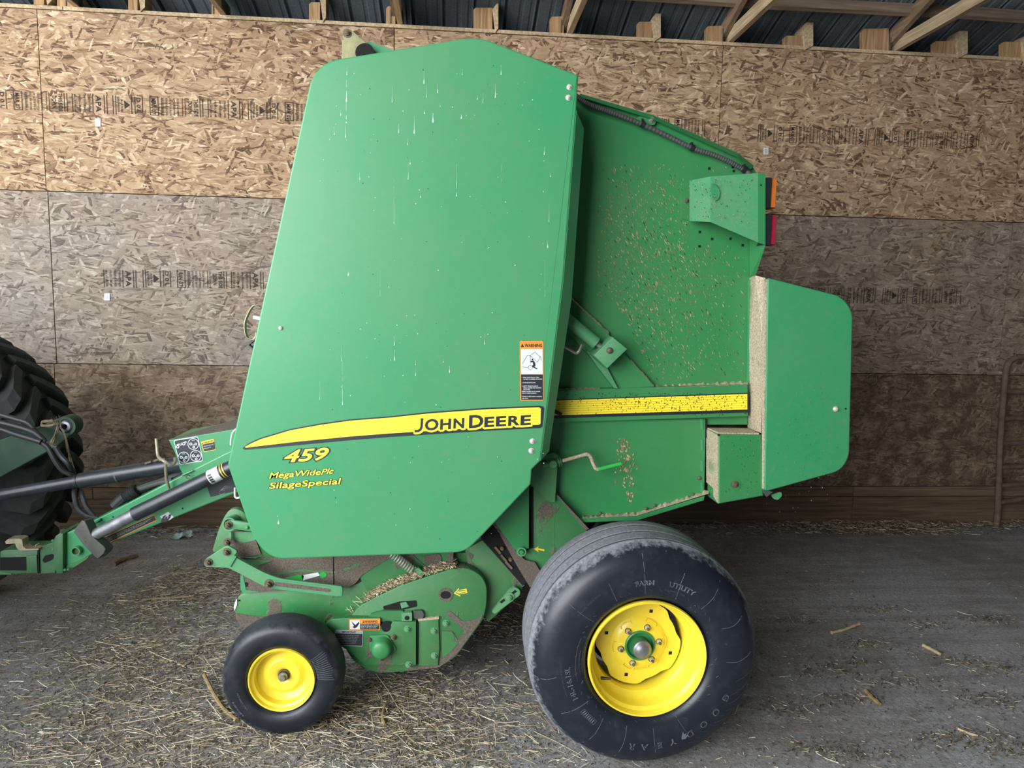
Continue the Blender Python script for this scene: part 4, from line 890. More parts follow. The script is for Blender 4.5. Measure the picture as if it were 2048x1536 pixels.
# spring and its hook rod
mb = MB(); a = P(783, 1106, YP+.02); c = P(826, 1141, YP+.02); ax = (c-a).normalized(); s1 = ax.cross(Vector((0, 1, 0))).normalized(); s2 = ax.cross(s1)
mb.tube([a+ax*((c-a).length*k/150)+(s1*math.cos(k*2*pi*10/150)+s2*math.sin(k*2*pi*10/150))*.0165 for k in range(151)], .0036, M['spring'], 6); mb.build('coil_spring', baler, 'pale coil spring')
mb = MB(); mb.tube(catmull([P(826, 1110, YP+.01), P(845, 1128, YP+.01), P(860, 1138, YP+.01), P(856, 1143, YP+.01), P(846, 1139, YP+.01)], 4), .003, M['graymetal'], 6); mb.build('spring_hook', baler)
mb = MB(); mb.tube([P(800, 1172, YP+.03), P(834, 1147, YP+.03)], .005, M['green_dull'], 8); mb.prism(round_poly([(828, 1138), (838, 1136), (850, 1148), (842, 1154)], 2), YP+.015, .02, M['green_dull']); mb.build('spring_anchor', baler)
plate('hanger_strap', [(897, 1104), (907, 1104), (905, 1136), (893, 1137)], YP+.02, .008, M['mud'], label='muddy hanger strap'); plate('grime_patch', [(846, 1112), (880, 1107), (884, 1120), (872, 1136), (850, 1126)], YP+.056, .004, M['mud'], rad=5)

# ---- front lift arm, bracket and idler
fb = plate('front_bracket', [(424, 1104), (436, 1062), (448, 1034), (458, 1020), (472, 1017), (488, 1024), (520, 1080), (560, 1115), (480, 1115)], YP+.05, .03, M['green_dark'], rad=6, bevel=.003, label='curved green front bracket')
plate('grey_shelf', [(462, 1062), (470, 1060), (506, 1066), (522, 1108), (500, 1112), (480, 1117), (462, 1090)], YP+.042, .01, M['mud'], fb, 3)
plate('green_patch', [(464, 1064), (505, 1064), (512, 1080), (486, 1086), (466, 1078)], YP+.0395, .003, M['green_dull'], fb, 4)
mb = MB(); mb.cyl(P(478, 1036, YP+.09), P(458, 1049, YP+.0), .027, M['graymetal'], 18); mb.build('idler_roller', fb, 'ribbed grey idler roller')
for k in range(7):
    t = k/7; c = P(478, 1036, YP+.09).lerp(P(458, 1049, YP+.0), .1+t*.8); d = (P(458, 1049, YP)-P(478, 1036, YP+.09)).normalized(); mb = MB(); mb.tube([c-d*.003, c+d*.003], .0285, M['green_dull'], 18); mb.build('roller_rib', fb)
mb = MB(); mb.ring_plate(ell(458, 1049, 14, 14, 20), ell(458, 1049, 10.5, 10.5, 20), YP-.012, .02, M['green_dull']); mb.prism(round_poly([(450, 1049), (455, 1041), (466, 1041), (502, 1047), (506, 1063), (466, 1058), (455, 1058)], 5), YP-.016, .012, M['green_dull'], .002); mb.build('idler_link', fb, smooth=25)
bolt(fb, 494.5, 1055, YP-.017, 4, 'green_dull', washer=0, dome=True)
plate('link_strap', [(457, 1064), (462.5, 1064), (463, 1082), (458, 1084)], YP+.02, .01, M['green_dull'], fb)
la = [(407, 1127), (410, 1119), (448, 1094), (456, 1091), (473, 1101), (474, 1105), (468, 1112), (480, 1120), (533, 1148), (562, 1158), (684, 1173), (685.5, 1178), (684, 1193), (672, 1193), (535, 1177), (457, 1136), (411, 1134)]
slot = [(551, 1163.5), (660, 1178), (662, 1181.5), (658, 1184.5), (552, 1172.5), (546, 1168)]
mb = MB(); mb.prism(round_poly(la, [4, 4, 5, 5, 3, 2, 3, 6, 20, 12, 3, 2, 3, 3, 20, 8, 4]), YP-.035, .010, M['green_dull'], .002)
arm = mb.build('lift_arm', baler, 'pale green slotted lift arm', smooth=20)
hole(arm, round_poly(slot, 3), YP-.035, 'slot', 'mud'); ridge('arm_dust', (540, 1158), (660, 1172), YP-.034, YP-.02, arm, 3, 26, 'mud')
plate('arm_fold', [(456, 1131), (469, 1111), (473, 1113), (460, 1135)], YP-.042, .01, M['green'], arm, 1)
for u, v, r in ((417, 1124.5, 5.5), (453.5, 1104, 5.5)): bolt(arm, u, v, YP-.037, r, 'boltdark', h=1.5)
bolt(arm, 537.5, 1167.5, YP-.037, 6.2, 'boltdark', h=1.5); bolt(fb, 454.5, 1084, YP-.005, 5.5, 'boltdark', h=1.3); bolt(fb, 457, 1049.5, YP-.018, 5.5, 'boltdark', h=1.5)

# ---- grab handle and pin at the front edge of the shield, lift bracket on top
yh = YS+.16
mb = MB(); hpts = [P(524, 618, yh), P(521, 615, yh), P(508, 609.5, yh), P(500, 616, yh), P(493, 629, yh), P(488.5, 641, yh), P(487.3, 652, yh), P(489, 667, yh), P(493.5, 675, yh), P(504.5, 678, yh), P(509.5, 672, yh), P(511, 664, yh)]
hpts = catmull(hpts, 3); w_ = .03
V = []; F = []
for p in hpts: V += [p, p+Vector((0, w_, 0)), p+Vector((.003, w_, -.002)), p+Vector((.003, 0, -.002))]
for k in range(len(hpts)-1):
    for j in range(4): F.append((4*k+j, 4*k+(j+1) % 4, 4*k+4+(j+1) % 4, 4*k+4+j))
mb.add(V, F, M['galv']); mb.build('handle_strap', baler, 'bent strap handle at the front edge', smooth=40)
cyl_part('white_pin', P(507, 634.5, yh+.01), P(530, 639, yh+.01), .0075, 'white', label='white plastic pin')
mb = MB(); mb.ring_plate([(493, 690), (512, 675), (522, 690), (506, 702)], [(497.5, 690), (511, 679), (518, 690), (507, 698)], yh, .03, M['graymetal']); mb.build('corner_tube', baler, 'square tube end', smooth=0)
plate('top_ear', [(685, 70), (690, 58), (699, 57), (707, 63), (731, 85), (747, 104), (752, 130), (700, 135)], 2.96, .02, M['beige'], rad=5, bevel=.002, label='dusty triangular lift ear')
plate('top_ear_brace', [(728, 95), (737, 82), (784, 99), (800, 125), (740, 130)], 2.99, .02, M['green'], rad=2)
plate('ear_strip', [(684, 80), (687, 80), (700, 113), (700, 125), (683, 125)], 2.985, .01, M['beige'])
hole(baler, ell(729.5, 105, 19, 19, 24), 2.96); bolt(baler, 694.5, 66.5, 2.96, 6, 'boltdark')

# ------------------------------------------------------------------ wheels of the baler
def prof_y(prof, r):
    pr = sorted(prof); return float(np.interp(r, [p[0] for p in pr], [p[1] for p in pr]))
Yw = 2.42; wc = P(1296.6, 1314, Yw+.01); wc = Vector((wc.x, Yw, 0.4455))
tyre_o = [(.230, .034), (.242, .014), (.262, .004), (.30, .0), (.345, .001), (.385, .010), (.412, .026), (.430, .050), (.439, .074)]
tread = [(.4435, .078), (.4445, .084), (.432, .086), (.432, .098), (.4455, .100), (.4462, .160), (.433, .163), (.433, .176), (.4462, .179), (.4462, .238), (.433, .241), (.433, .253), (.4452, .256), (.444, .308)]
tail = [(.439, .315), (.430, .335), (.385, .37), (.30, .385), (.24, .36)]
wheel = thing('main_wheel', wc+Vector((0, .1, 0)), None, None, parent=baler); wheel.scale = (.9857, .9857, .9857); wheel['label'] = 'large ribbed tyre on a yellow wheel'
def lathe_part(name, cen, prof, mat, parent, seg=64, label=None, close=False, smooth=30):
    mb = MB(); mb.lathe(cen, prof, M[mat], seg, close); return mb.build(name, parent, label, smooth=smooth, loc=cen)
lathe_part('tyre', wc, tyre_o+tread+tail, 'rubber', wheel, 96, 'ribbed black tyre with grey worn tread', smooth=35)
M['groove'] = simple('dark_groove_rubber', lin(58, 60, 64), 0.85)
for y_, w_ in ((.0845, .015), (.161, .017), (.2395, .015)):  # near-flush rubber rings, their dark tone standing for shade in the grooves
    lathe_part('groove_shade_ring', wc, [(.4415, y_), (.4425, y_+w_)], 'groove', wheel, 96, 'dark rubber ring painting in the tread groove shade')
lathe_part('rim', wc, [(.226, .030), (.2275, .016), (.224, .009), (.219, .010), (.2165, .018), (.214, .034), (.204, .046), (.202, .085), (.199, .098), (.181, .118), (.178, .135), (.178, .22), (.19, .26), (.20, .34), (.226, .35), (.226, .30)], 'yellow', wheel, 96)
# wheel disc with four lobes
mb = MB(); n = 96; rot0 = math.radians(71); V = []; F = []
prf = [(0.0, 0), (0.052, .128), (0.085, .128), (.098, .136), (.112, .146), (.128, .146), (1.0, .148), (1.0, .153)]
rr = []
for j, (r, yy) in enumerate(prf[1:]):
    for k in range(n):
        a = 2*pi*k/n; lobe = math.cos(4*(a-rot0)); ed = .162+.008*max(-1, min(1, lobe*2.6+.7)); r_ = ed if r == 1.0 else min(r, ed-.004)
        V.append((wc.x+r_*math.cos(a), wc.y+yy, wc.z+r_*math.sin(a)))
for j in range(len(prf)-2):
    for k in range(n): F.append((j*n+k, j*n+(k+1) % n, (j+1)*n+(k+1) % n, (j+1)*n+k))
mb.add(V, F, M['yellow']); disc = mb.build('wheel_disc', wheel, smooth=35)
mb = MB(); mb.lathe(wc, [(.001, .30), (.178, .30)], M['black'], 32); mb.build('rim_inside', wheel, 'dark inside of the rim', smooth=0)
for k in range(4):
    a = rot0+k*pi/2; c = Vector((wc.x+.137*math.cos(a), wc.y+.1455, wc.z+.137*math.sin(a))); t1 = Vector((-math.sin(a+.3), 0, math.cos(a+.3)))*.0065; t2 = Vector((math.cos(a+.3), 0, math.sin(a+.3)))*.0065
    mb = MB(); mb.prism3([c+t1+t2, c+t1-t2, c-t1-t2, c-t1+t2], (0, .0005, 0), M['black']); mb.build('square_hole', wheel, smooth=0)
for k in range(6):
    a = math.radians(70)+k*pi/3; c = Vector((wc.x+.0765*math.cos(a), wc.y+.128, wc.z+.0765*math.sin(a))); mb = MB()
    mb.lathe(c, [(.010, -.001), (.0125, -.002), (.0125, .002)], M['boltdark'], 16); mb.lathe(c, [(.001, -.014), (.0085, -.014), (.0098, -.012), (.0098, 0)], M['boltpale'], 6); mb.lathe(c, [(.001, -.021), (.0055, -.020), (.0062, -.013)], M['boltdark'], 12); mb.build('lug_nut', wheel, smooth=30)
    a2 = a+.0; tv = []
    for da, r1 in ((-.32, .095), (-.30, .104), (-.05, .108), (.12, .106), (.16, .098)): tv.append(Vector((wc.x+r1*math.cos(a2+da), wc.y+.1300+(r1-.095)*.6, wc.z+r1*math.sin(a2+da))))
    mb = MB(); mb.tube(tv, .0018, M['yellow'], 6); mb.build('pressed_rib', wheel)
lathe_part('hub', wc, [(.060, .131), (.060, .121), (.056, .118), (.052, .120), (.050, .126), (.048, .135), (.034, .138), (.034, .10)], 'green_gate', wheel, 40, 'green hub ring')
lathe_part('hub_cap', wc, [(.001, .068), (.014, .069), (.025, .074), (.031, .082), (.034, .086), (.036, .087), (.036, .094), (.033, .096), (.033, .14)], 'chrome', wheel, 36, 'shiny domed hub cap')
vs_a = math.radians(215); c = Vector((wc.x+.188*math.cos(vs_a), wc.y+.085, wc.z+.188*math.sin(vs_a))); mb = MB(); d = Vector((.02, -.012, .004)); mb.tube([c-d*.2, c+d, c+d*1.05, c+d*1.5], [.0065, .0045, .0035, .0035], M['blackplastic'], 10); mb.build('valve_stem', wheel)
def polar(c, prof, r, a, up=.0008): return Vector((c.x+r*math.cos(a), c.y+prof_y(prof, r)-up, c.z+r*math.sin(a)))
def wline(mb, c, prof, r0, a0, r1, a1, w=.0007, mat='rubber_mark', bow=0.0, n=7):
    pts = []
    for k in range(n):
        t = k/(n-1); pts.append(polar(c, prof, r0+(r1-r0)*t, math.radians(a0+(a1-a0)*t+bow*math.sin(pi*t)), .0003))
    mb.tube(pts, w, M[mat], 5)
mb = MB(); TO = [(r, y) for r, y in tyre_o]
for r0, a0, r1, a1, bw in ((.41, 95, .235, 95, 0), (.345, 118, .235, 119, 0), (.42, 143, .235, 143, 1), (.43, 189, .35, 189, 1), (.38, 212, .25, 214, 1), (.43, 233, .25, 232, 3), (.40, 254, .24, 253, 2), (.43, 277, .24, 276, 0), (.33, 299, .24, 297, 0), (.36, 70, .24, 68, 1), (.43, 51, .25, 47, -3), (.39, 25, .30, 24, -2), (.30, 358, .40, 363, -2)):
    wline(mb, wc, TO, r0, a0, r1, a1, bow=bw)
mb.build('mould_lines', wheel, 'thin moulded lines on the sidewall', kind='stuff')
mb = MB()
for k in range(11):
    a = -8-k*4.8; r0 = .345+.03*random.random(); wline(mb, wc, TO, r0, a-7, .425, a+3+random.uniform(-2, 2), .0005, 'rubber_mark_dk', random.uniform(-2, 2))
mb.build('crease_lines', wheel, 'pale wavy creases on the sidewall', kind='stuff')
mb = MB()
for k in range(44):
    a = k*360/44+random.uniform(-2, 2); r = random.choice([.243, .256, .272]); wline(mb, wc, TO, r, a, r+.007, a+2, .0008, 'rubber_mark_dk', n=2)
mb.build('rubber_nibs', wheel, kind='stuff')
def arc_text(mb, c, prof, body, a0, r0, hgt, kw, mat, up=.0016, off=0.0, gap=0.0):
    V, F = text_mesh(body, off); x0 = min(p[0] for p in V)
    def fn(x, y):
        r = r0+y/.73*hgt; a = math.radians(a0)-(x-x0)/.73*hgt*kw/r0; return polar(c, prof, r, a, up)
    mb.add([fn(*p) for p in V], F, M[mat])
mb = MB()
arc_text(mb, wc, TO, 'FARM', 102, .297, .018, 1.15, 'rubber_mark', .0010, .045); arc_text(mb, wc, TO, 'FARM', 102, .297, .017, 1.15, 'rubber', .0018, .0)
arc_text(mb, wc, TO, 'UTILITY', 78, .297, .018, 1.2, 'rubber_mark', .0010, .045); arc_text(mb, wc, TO, 'UTILITY', 78, .297, .017, 1.2, 'rubber', .0018, .0)
arc_text(mb, wc, TO, '14L-16.1SL', 208, .297, .019, 1.15, 'rubber_mark', .0010, .045); arc_text(mb, wc, TO, '14L-16.1SL', 208, .297, .019, 1.15, 'rubber', .0018, .0)
for ch, a in (('G', 336), ('O', 325), ('O', 314), ('D', 303), ('Y', 291), ('E', 281.5), ('A', 272.5), ('R', 263.5)):
    arc_text(mb, wc, TO, ch, a, .330, .025, 1.1, 'rubber_mark', .0010, .04); arc_text(mb, wc, TO, ch, a, .330, .025, 1.1, 'rubber', .0018, -.002)
wing = [(296.5, .350), (299.5, .338), (297.5, .336), (298.6, .329), (296.8, .329), (297, .316), (295, .330), (294, .345)]
mb.add([polar(wc, TO, r, math.radians(a), .0012) for a, r in wing], [tuple(range(len(wing)))], M['rubber_mark'])
arc_text(mb, wc, TO, 'TUBELESS  NEEDS 30 PSI', 146, .322, .007, 1.1, 'rubber_mark_dk'); arc_text(mb, wc, TO, 'MAX LOAD 2000 AT 44 PSI COLD', 203, .327, .006, 1.1, 'rubber_mark_dk')
arc_text(mb, wc, TO, 'EQUIPMENT TIRE', 80, .278, .007, 1.1, 'rubber_mark_dk')
tri = [(52, .272), (47.5, .252), (53.5, .252), (52, .272)]
mb.tube([polar(wc, TO, r, math.radians(a), .0004) for a, r in tri], .0008, M['rubber_mark'], 5)
for a, r in ((110, .318), (45, .335), (158, .262), (212, .26), (12, .30)): mb.tube([polar(wc, TO, r+.0035*math.cos(t), math.radians(a)+.0035*math.sin(t)/r, .0004) for t in np.linspace(0, 2*pi, 9)[:-1]], .0007, M['rubber_mark_dk'], 5, closed=True)
for a, b_, r0, r1 in ((160, 195, .243, .275), (170, 188, .250, .262)):
    q = [(a, r0), (a, r1)]+[(a+(b_-a)*k/8, r1) for k in range(1, 9)]+[(b_, r0)]+[(b_-(b_-a)*k/8, r0) for k in range(1, 8)]
    mb.tube([polar(wc, TO, r, math.radians(t), .0004) for t, r in q], .0008, M['rubber_mark_dk'], 5, closed=True)
for k in range(7): wline(mb, wc, TO, .30+.0, 219+k*1.6, .313, 219+k*1.6, .0016, 'rubber_mark', n=2)
q = [(217.5, .297), (217.5, .316), (223, .316), (230.5, .316), (230.5, .297), (224, .297)]; mb.tube([polar(wc, TO, r, math.radians(t), .0004) for t, r in q], .0008, M['rubber_mark'], 5, closed=True)
mb.build('sidewall_lettering', wheel, 'raised lettering on the tyre sidewall', kind='stuff', fixn=False)
# opposite wheel, mostly hidden
w2 = thing('main_wheel', wc+Vector((0, 2.1, 0)), None, None, parent=baler)
c2 = wc+Vector((0, 2.0, 0)); lathe_part('tyre', c2, tyre_o+tread+tail, 'rubber', w2, 48); lathe_part('wheel_disc', c2, [(.001, .2), (.228, .2)], 'yellow', w2, 32)
cyl_part('axle', wc+Vector((0, .16, 0)), c2+Vector((0, .15, 0)), .045, 'green_dark')

Yq = 2.712; gc = P(561, 1356, Yq); gc = Vector((gc.x, Yq, .240))
gt = [(.131, .026), (.139, .012), (.152, .004), (.175, .0005), (.200, .001), (.216, .006), (.2265, .016), (.232, .030), (.2355, .055), (.2385, .085), (.237, .11), (.230, .128), (.215, .138), (.18, .142), (.14, .125)]
gw = thing('gauge_wheel', gc+Vector((0, .06, 0)), None, None, parent=baler); gw['label'] = 'small smooth tyre on a yellow wheel'
lathe_part('tyre', gc, gt, 'rubber_s', gw, 72, 'smooth black tyre', smooth=50)
lathe_part('rim', gc, [(.128, .03), (.1315, .018), (.129, .010), (.124, .012), (.120, .024), (.110, .030), (.107, .055), (.094, .066), (.084, .070), (.076, .064), (.068, .055), (.062, .052), (.040, .054), (.028, .057), (.0235, .060), (.0235, .08)], 'yellow', gw, 72)
lathe_part('hub', gc, [(.0235, .056), (.021, .052), (.017, .054), (.017, .08)], 'boltdark', gw, 24, 'dark hub bearing')
mb = MB(); mb.lathe(gc, [(.001, .018), (.0095, .018), (.0115, .022), (.0115, .036)], M['chrome'], 6); mb.lathe(gc, [(.001, .035), (.018, .036), (.018, .042), (.012, .046), (.012, .07)], M['steel'], 20); mb.build('axle_bolt', gw, 'shiny hex axle bolt')
mb = MB(); GT = gt[:9]
for k in range(14):
    a = 36-k*2.6; wline(mb, gc, GT, .140, a, .205+.004*math.sin(k), a*1.05-1, .0006, 'rubber_mark', n=8)
mb.build('mould_lines', gw, 'fan of fine moulded lines', kind='stuff')
mb = MB(); arc_text(mb, gc, GT, '4.80/4.00-8', 224, .196, .0085, 1.4, 'rubber_mark', .0012, .0); arc_text(mb, gc, GT, '2 PLY  LOAD CAP', 221, .168, .006, 1.25, 'rubber_mark', .0012); arc_text(mb, gc, GT, 'MADE WITH PRIDE', 300, .150, .005, 1.1, 'rubber_mark_dk', .0012)
mb.build('sidewall_lettering', gw, kind='stuff', fixn=False)
mb = MB(); 
for _ in range(14):
    a = random.uniform(0, 2*pi); r = random.uniform(.05, .12); mb.poly([gc+Vector((r*math.cos(a)+.0016*math.cos(t), (.05 if r < .06 else .062)-.004, r*math.sin(a)+.0016*math.sin(t))) for t in np.linspace(0, 2*pi, 7)[:-1]], M['chaffdark'])
mb = MB(); mb.cyl(gc+Vector((0, .06, 0)), gc+Vector((0, .30, 0)), .013, M['green_dark'], 12); mb.bar(gc+Vector((0, .17, 0)), gc+Vector((.09, .17, .12)), .016, .05, M['green_dark'], up=(0, 1, 0)); mb.build('gauge_wheel_arm', baler, smooth=0)

# ------------------------------------------------------------------ tongue, jack, drive line
YT = 3.40
M['hitch_green'] = green('shaded_muddy_hitch_green', 0.08, mud=0.08, rough=0.5, col=lin(30, 96, 54))  # base green darkened to hold the shadow at the hitch, with some mud
beam = [(126, 1069), (178, 1046), (386, 939), (470, 897), (560, 850), (560, 950), (470, 987), (208, 1092), (142, 1137), (126, 1145)]
mb = MB(); mb.prism(beam, YT, .14, M['green'], .006); tongue = mb.build('tongue', baler, 'slanting green tongue beam', smooth=20)
for u, v in ((226, 1034), (365, 1017)): hole(tongue, ell(u, v, 1.7, n=10), YT)
mb = MB(); mb.lathe(P(152, 1102, YT-.02), [(.016, .025), (.016, -.006), (.021, -.006), (.021, .03)], M['green'], 22, close=False); mb.lathe(P(152, 1102, YT-.02), [(.001, .012), (.016, .012)], M['boltdark'], 20); mb.build('hitch_tube', tongue)
plate('dark_underside', [(127, 1135), (142, 1128), (178, 1112), (176, 1116), (160, 1127), (142, 1138), (127, 1141)], YT-.006, .01, M['green_dark'], tongue)
plate('tongue_weld', [(178, 1048), (200, 1037), (201, 1040), (180, 1051)], YT-.012, .012, M['green'], tongue, 1)
def longdec(mb, y):
    mb.ppoly([(195, 1080), (309, 1029), (313.5, 1041), (202, 1094)], y, M['decal_orange']); mb.ppoly([(206, 1076.5), (308, 1031), (312, 1040), (208, 1089)], y-.0006, K); mb.ppoly([(196, 1081), (204, 1077.5), (206.5, 1089.5), (202, 1092)], y-.0006, Wt)
    for i in range(4):
        f = .2+.19*i; a = (212+(2)*f, 1075.5+12*f); c = (306+3*f-i*6, 1033.5+8*f+i*2.4); mb.text(['Keep hands and feet clear.', 'Lower jack and block wheels', 'before unhooking the tongue', 'Raise jack fully before towing'][i], a, c, (a[0]-.6, a[1]-1.9), y-.0009, M['decal_grey'])
tdec(None, YT-.0012, longdec, 'warning_decal', 'long black warning decal with orange edge', tongue)
def three(mb, y):
    mb.ppoly([(319.5, 1033), (336.5, 1023.5), (347.5, 1034), (341, 1039), (330, 1044)], y, Wt)
    for o in (0, 1):
        mb.text('3', (341.5, 1030.5), (333, 1036) if 0 else (336, 1041.5), (326.5, 1033.2), y-.0006, K, offset=.07) if o == 0 else None
tdec(None, YT-.0012, three, 'number_sticker', 'white sticker with sideways black digit', tongue)
def eagle(mb, y):
    mb.ppoly([(413, 970), (462, 948), (480, 980), (421, 994)], y, K)
    for k in range(6): 
        a = (441, 980); c = (452+4*k, 968+2.3*k+(k-3)**2*.3); mb.ppoly([(a[0]-.5, a[1]), (a[0]+.5, a[1]), (c[0]+.5, c[1]), (c[0]-.5, c[1])], y-.0006, M['decal_grey'])
    e = ell(444, 984, 6, 4, 14, -.4)
    for p, q in zip(e, e[1:]+e[:1]): mb.ppoly([p, q, (q[0], q[1]+.7), (p[0], p[1]+.7)], y-.0006, M['decal_grey'])
tdec(None, YT-.0012, eagle, 'pictogram_decal', 'dark pictogram decal', tongue)
hitch = plate('hitch_plate', [(106, 1084), (111, 1072), (120, 1066), (126, 1068), (126, 1147), (114, 1148), (108, 1135)], YT-.03, .16, M['hitch_green'], bevel=.003, label='upright green hitch plate with bolts')
for u, v in ((107, 1081), (108, 1098), (131, 1139), (138, 1138)): bolt(hitch, u, v, YT-.02, 3, 'green', washer=0, h=1.2)
mb = MB()
mb.prism([(76, 1097), (80, 1093), (107, 1085), (112, 1136), (110, 1146), (78, 1148)], YT-.005, .10, M['hitch_green'], .003); mb.build('hitch_neck', hitch, smooth=20)
hole(hitch, round_poly([(85, 1119), (90, 1111), (106, 1107.5), (109, 1113), (104, 1120), (90, 1126), (86, 1124)], 3), YT-.005, 'slot')
cl = plate('hitch_clevis', [(0, 1103), (10, 1100), (74, 1098), (78, 1105), (78, 1146), (30, 1148), (0, 1144)], YT-.01, .12, M['hitch_green'], bevel=.003, rad=2, label='green hitch clevis'); hole(cl, [(0, 1115), (52, 1114), (53, 1141), (0, 1141)], YT-.01, 'clevis_gap')
plate('clevis_side', [(53, 1112), (73, 1110), (75, 1146), (53, 1146)], YT-.016, .02, M['hitch_green'], cl, bevel=.002)
plate('clevis_gap', [(74.5, 1098), (77.5, 1097), (79, 1147), (75.5, 1147)], YT-.012, .01, M['black'], cl)
mb = MB(); mb.tube([P(30, 1115, YT+.0), P(28, 1127, YT+.0), P(30, 1140, YT+.0)], .004, M['graymetal'], 6); mb.build('hitch_pin', cl)
pts = [(10, 1083), (16, 1078), (38, 1077), (44, 1079), (46, 1093), (52, 1098), (77, 1097), (77, 1100), (40, 1101), (34, 1097), (30, 1087), (12, 1088)]
plate('pin_handle', pts, YT-.03, .05, M['galv'], cl, 1, label='bent galvanised pin handle'); bolt(cl, 77, 1088, YT-.02, 2.6, 'steel', washer=0, h=3)
# jack stored along the tongue
YJ = YT-.09
mb = MB(); mb.cyl(P(176, 1077, YJ), P(272, 1027, YJ), .0275, M['chrome'], 20); jack = mb.build('jack_tube', baler, 'scuffed silver inner jack tube')
cyl_part('jack_body', P(269, 1028.5, YJ), P(470, 931, YJ), .0335, 'blacktube', jack, 22, 'black outer jack tube')
d_ = (P(470, 931, YJ)-P(269, 1028.5, YJ)).normalized()
for (u, v, L, r, mt, nm, lab) in ((432, 949.4, .060, .0340, 'decal_white', 'tube_sticker', 'white sticker round the jack tube'), (448, 941.6, .030, .0342, 'decal_black', 'tube_sticker', 'black and yellow sticker band')):
    c = P(u, v, YJ); mb = MB(); mb.cyl(c-d_*L/2, c+d_*L/2, r, M[mt], 24); mb.build(nm, jack, lab)
for s_ in (-.006, .006):
    c = P(449, 941, YJ)+d_*s_; mb = MB(); mb.cyl(c-d_*.0022, c+d_*.0022, .0345, M['decal_caution'], 24); mb.build('sticker_stripe', jack)
mb = MB(); c0 = P(427, 952, YJ); upv = Vector((0, -1, 0)); sd = d_.cross(upv)
for k in range(9):
    a0 = -.9+k*.17; q = []
    for s0, aa in ((-.012, a0), (.006, a0), (.006, a0+.08*(1+k % 2)), (-.012, a0+.08*(1+k % 2))): q.append(c0+d_*s0+(upv*math.cos(aa)-sd*math.sin(aa))*.0346)
    mb.poly(q, M['decal_black'])
mb.build('barcode', jack, smooth=0)
mb = MB(); f = [(147, 1064), (152, 1054), (163, 1041), (169, 1042), (174, 1052), (182, 1071), (206, 1092), (211, 1098), (207, 1107), (195, 1118), (190, 1114), (168, 1092)]
mb.prism3([P(u, v, YJ-.03) for u, v in f], Vector((.012, .05, -.004)), M['graymetal'], .003); mb.build('foot_plate', jack, 'grey bent jack foot plate', smooth=20)
bolt(jack, 171.5, 1083, YJ-.028, 1.6, 'boltdark', washer=0)
# gear-case shield in front of the baler
mb = MB(); gs_ = [(337, 880.5), (470, 858), (520, 850), (520, 930), (456, 912), (366, 950), (359, 938), (349, 905)]
mb.prism(gs_, YT+.02, .30, M['green'], .004); gsh = mb.build('gearbox_shield', baler, 'green gear-case shield with decals', smooth=20)
a = [P(337, 880, YT+.02), P(470, 858, YT+.02), P(520, 850, YT+.02), P(520, 850, YT+.02)+Vector((0, .30, .02)), P(475, 856, YT+.02)+Vector((0, .30, .02)), P(345, 878, YT+.02)+Vector((.18, .30, .02))]
mb = MB(); mb.prism3(a, (0, 0, .003), M['mud']); mb.build('top_grime', gsh, 'dirty brown top of the shield', smooth=0)
def dials(mb, y):
    def rq(pts, r, dy, mt): mb.ppoly(round_poly(pts, r), y-dy, mt)
    rq([(347, 880.5), (396, 872.5), (407, 922), (359, 930)], 5, 0, Wt); rq([(348.6, 881.8), (394.8, 874.2), (405.3, 920.8), (360.2, 928.4)], 4, .0005, K)
    def ring(cx, cy, r0, r1, dy=.0009):
        o = ell(cx, cy, r1, n=20); i = ell(cx, cy, r0, n=20)
        for k in range(20): j = (k+1) % 20; mb.ppoly([o[k], o[j], i[j], i[k]], y-dy, Wt)
    for cx, cy in ((386.5, 888), (367.3, 914.8), (391.5, 911.5)):
        ring(cx, cy, 10.2, 11.4)
        for dx, dy, s_ in ((-5, 0, 3), (5, 0, 2.6), (1, 6.2, 2.6)): ring(cx+dx, cy+dy, s_*.45, s_)
        mb.ppoly([(cx-2, cy+1), (cx+2.6, cy+1), (cx+2.6, cy+2.2), (cx-2, cy+2.2)], y-.0009, Wt); mb.text('PTO', (cx-2.6, cy-5.4), (cx+2.6, cy-5.8), (cx-2.6, cy-7.9), y-.0009, Wt)
    for cx, cy, s_ in ((355.5, 893.5, 3.2), (361, 888.5, 2.6), (367.5, 887.5, 3.4), (371, 884, 2)): ring(cx, cy, s_*.5, s_)
    mb.ppoly([(353, 889), (366, 884.5), (366.6, 886.2), (353.5, 890.8)], y-.0009, Wt)
tdec(None, YT+.0185, dials, 'dial_decal', 'black decal with four round diagrams', gsh)
def caut(mb, y):
    mb.ppoly(round_poly([(401.8, 883.5), (427.5, 877.5), (432.5, 899.5), (407.5, 904.5)], 1.5), y, M['decal_caution']); mb.ppoly([(404.5, 889.2), (428.6, 884), (431.2, 898.6), (408, 903)], y-.0005, K)
    mb.text('CAUTION', (407, 887.6), (427, 882.9), (406.5, 884.2), y-.0006, K, offset=.02); mb.ppoly([(403, 888.4), (404.3, 884.6), (406, 887.8)], y-.0006, K)
    mb.text('Operate only with', (407, 894), (427, 889.6), (406.7, 891.6), y-.0008, Wt); mb.text('540 rpm PTO', (408, 898.6), (422, 895.4), (407.7, 896.2), y-.0008, Wt)
tdec(None, YT+.0185, caut, 'caution_decal', 'yellow and black caution decal', gsh)
mb = MB(); mb.tube(catmull([P(472, 858, YT), P(465, 866, YT-.01), P(462, 878, YT-.01), P(461.5, 890, YT-.01)], 4), .004, M['white'], 6); mb.build('white_cable', gsh, 'white cable loop'); mb = MB(); mb.tube(catmull([P(470, 975, YT-.03), P(470, 992, YT-.03), P(474, 996, YT-.03), P(482, 994, YT-.03)], 4), .005, M['white'], 6); mb.build('white_cable', gsh)
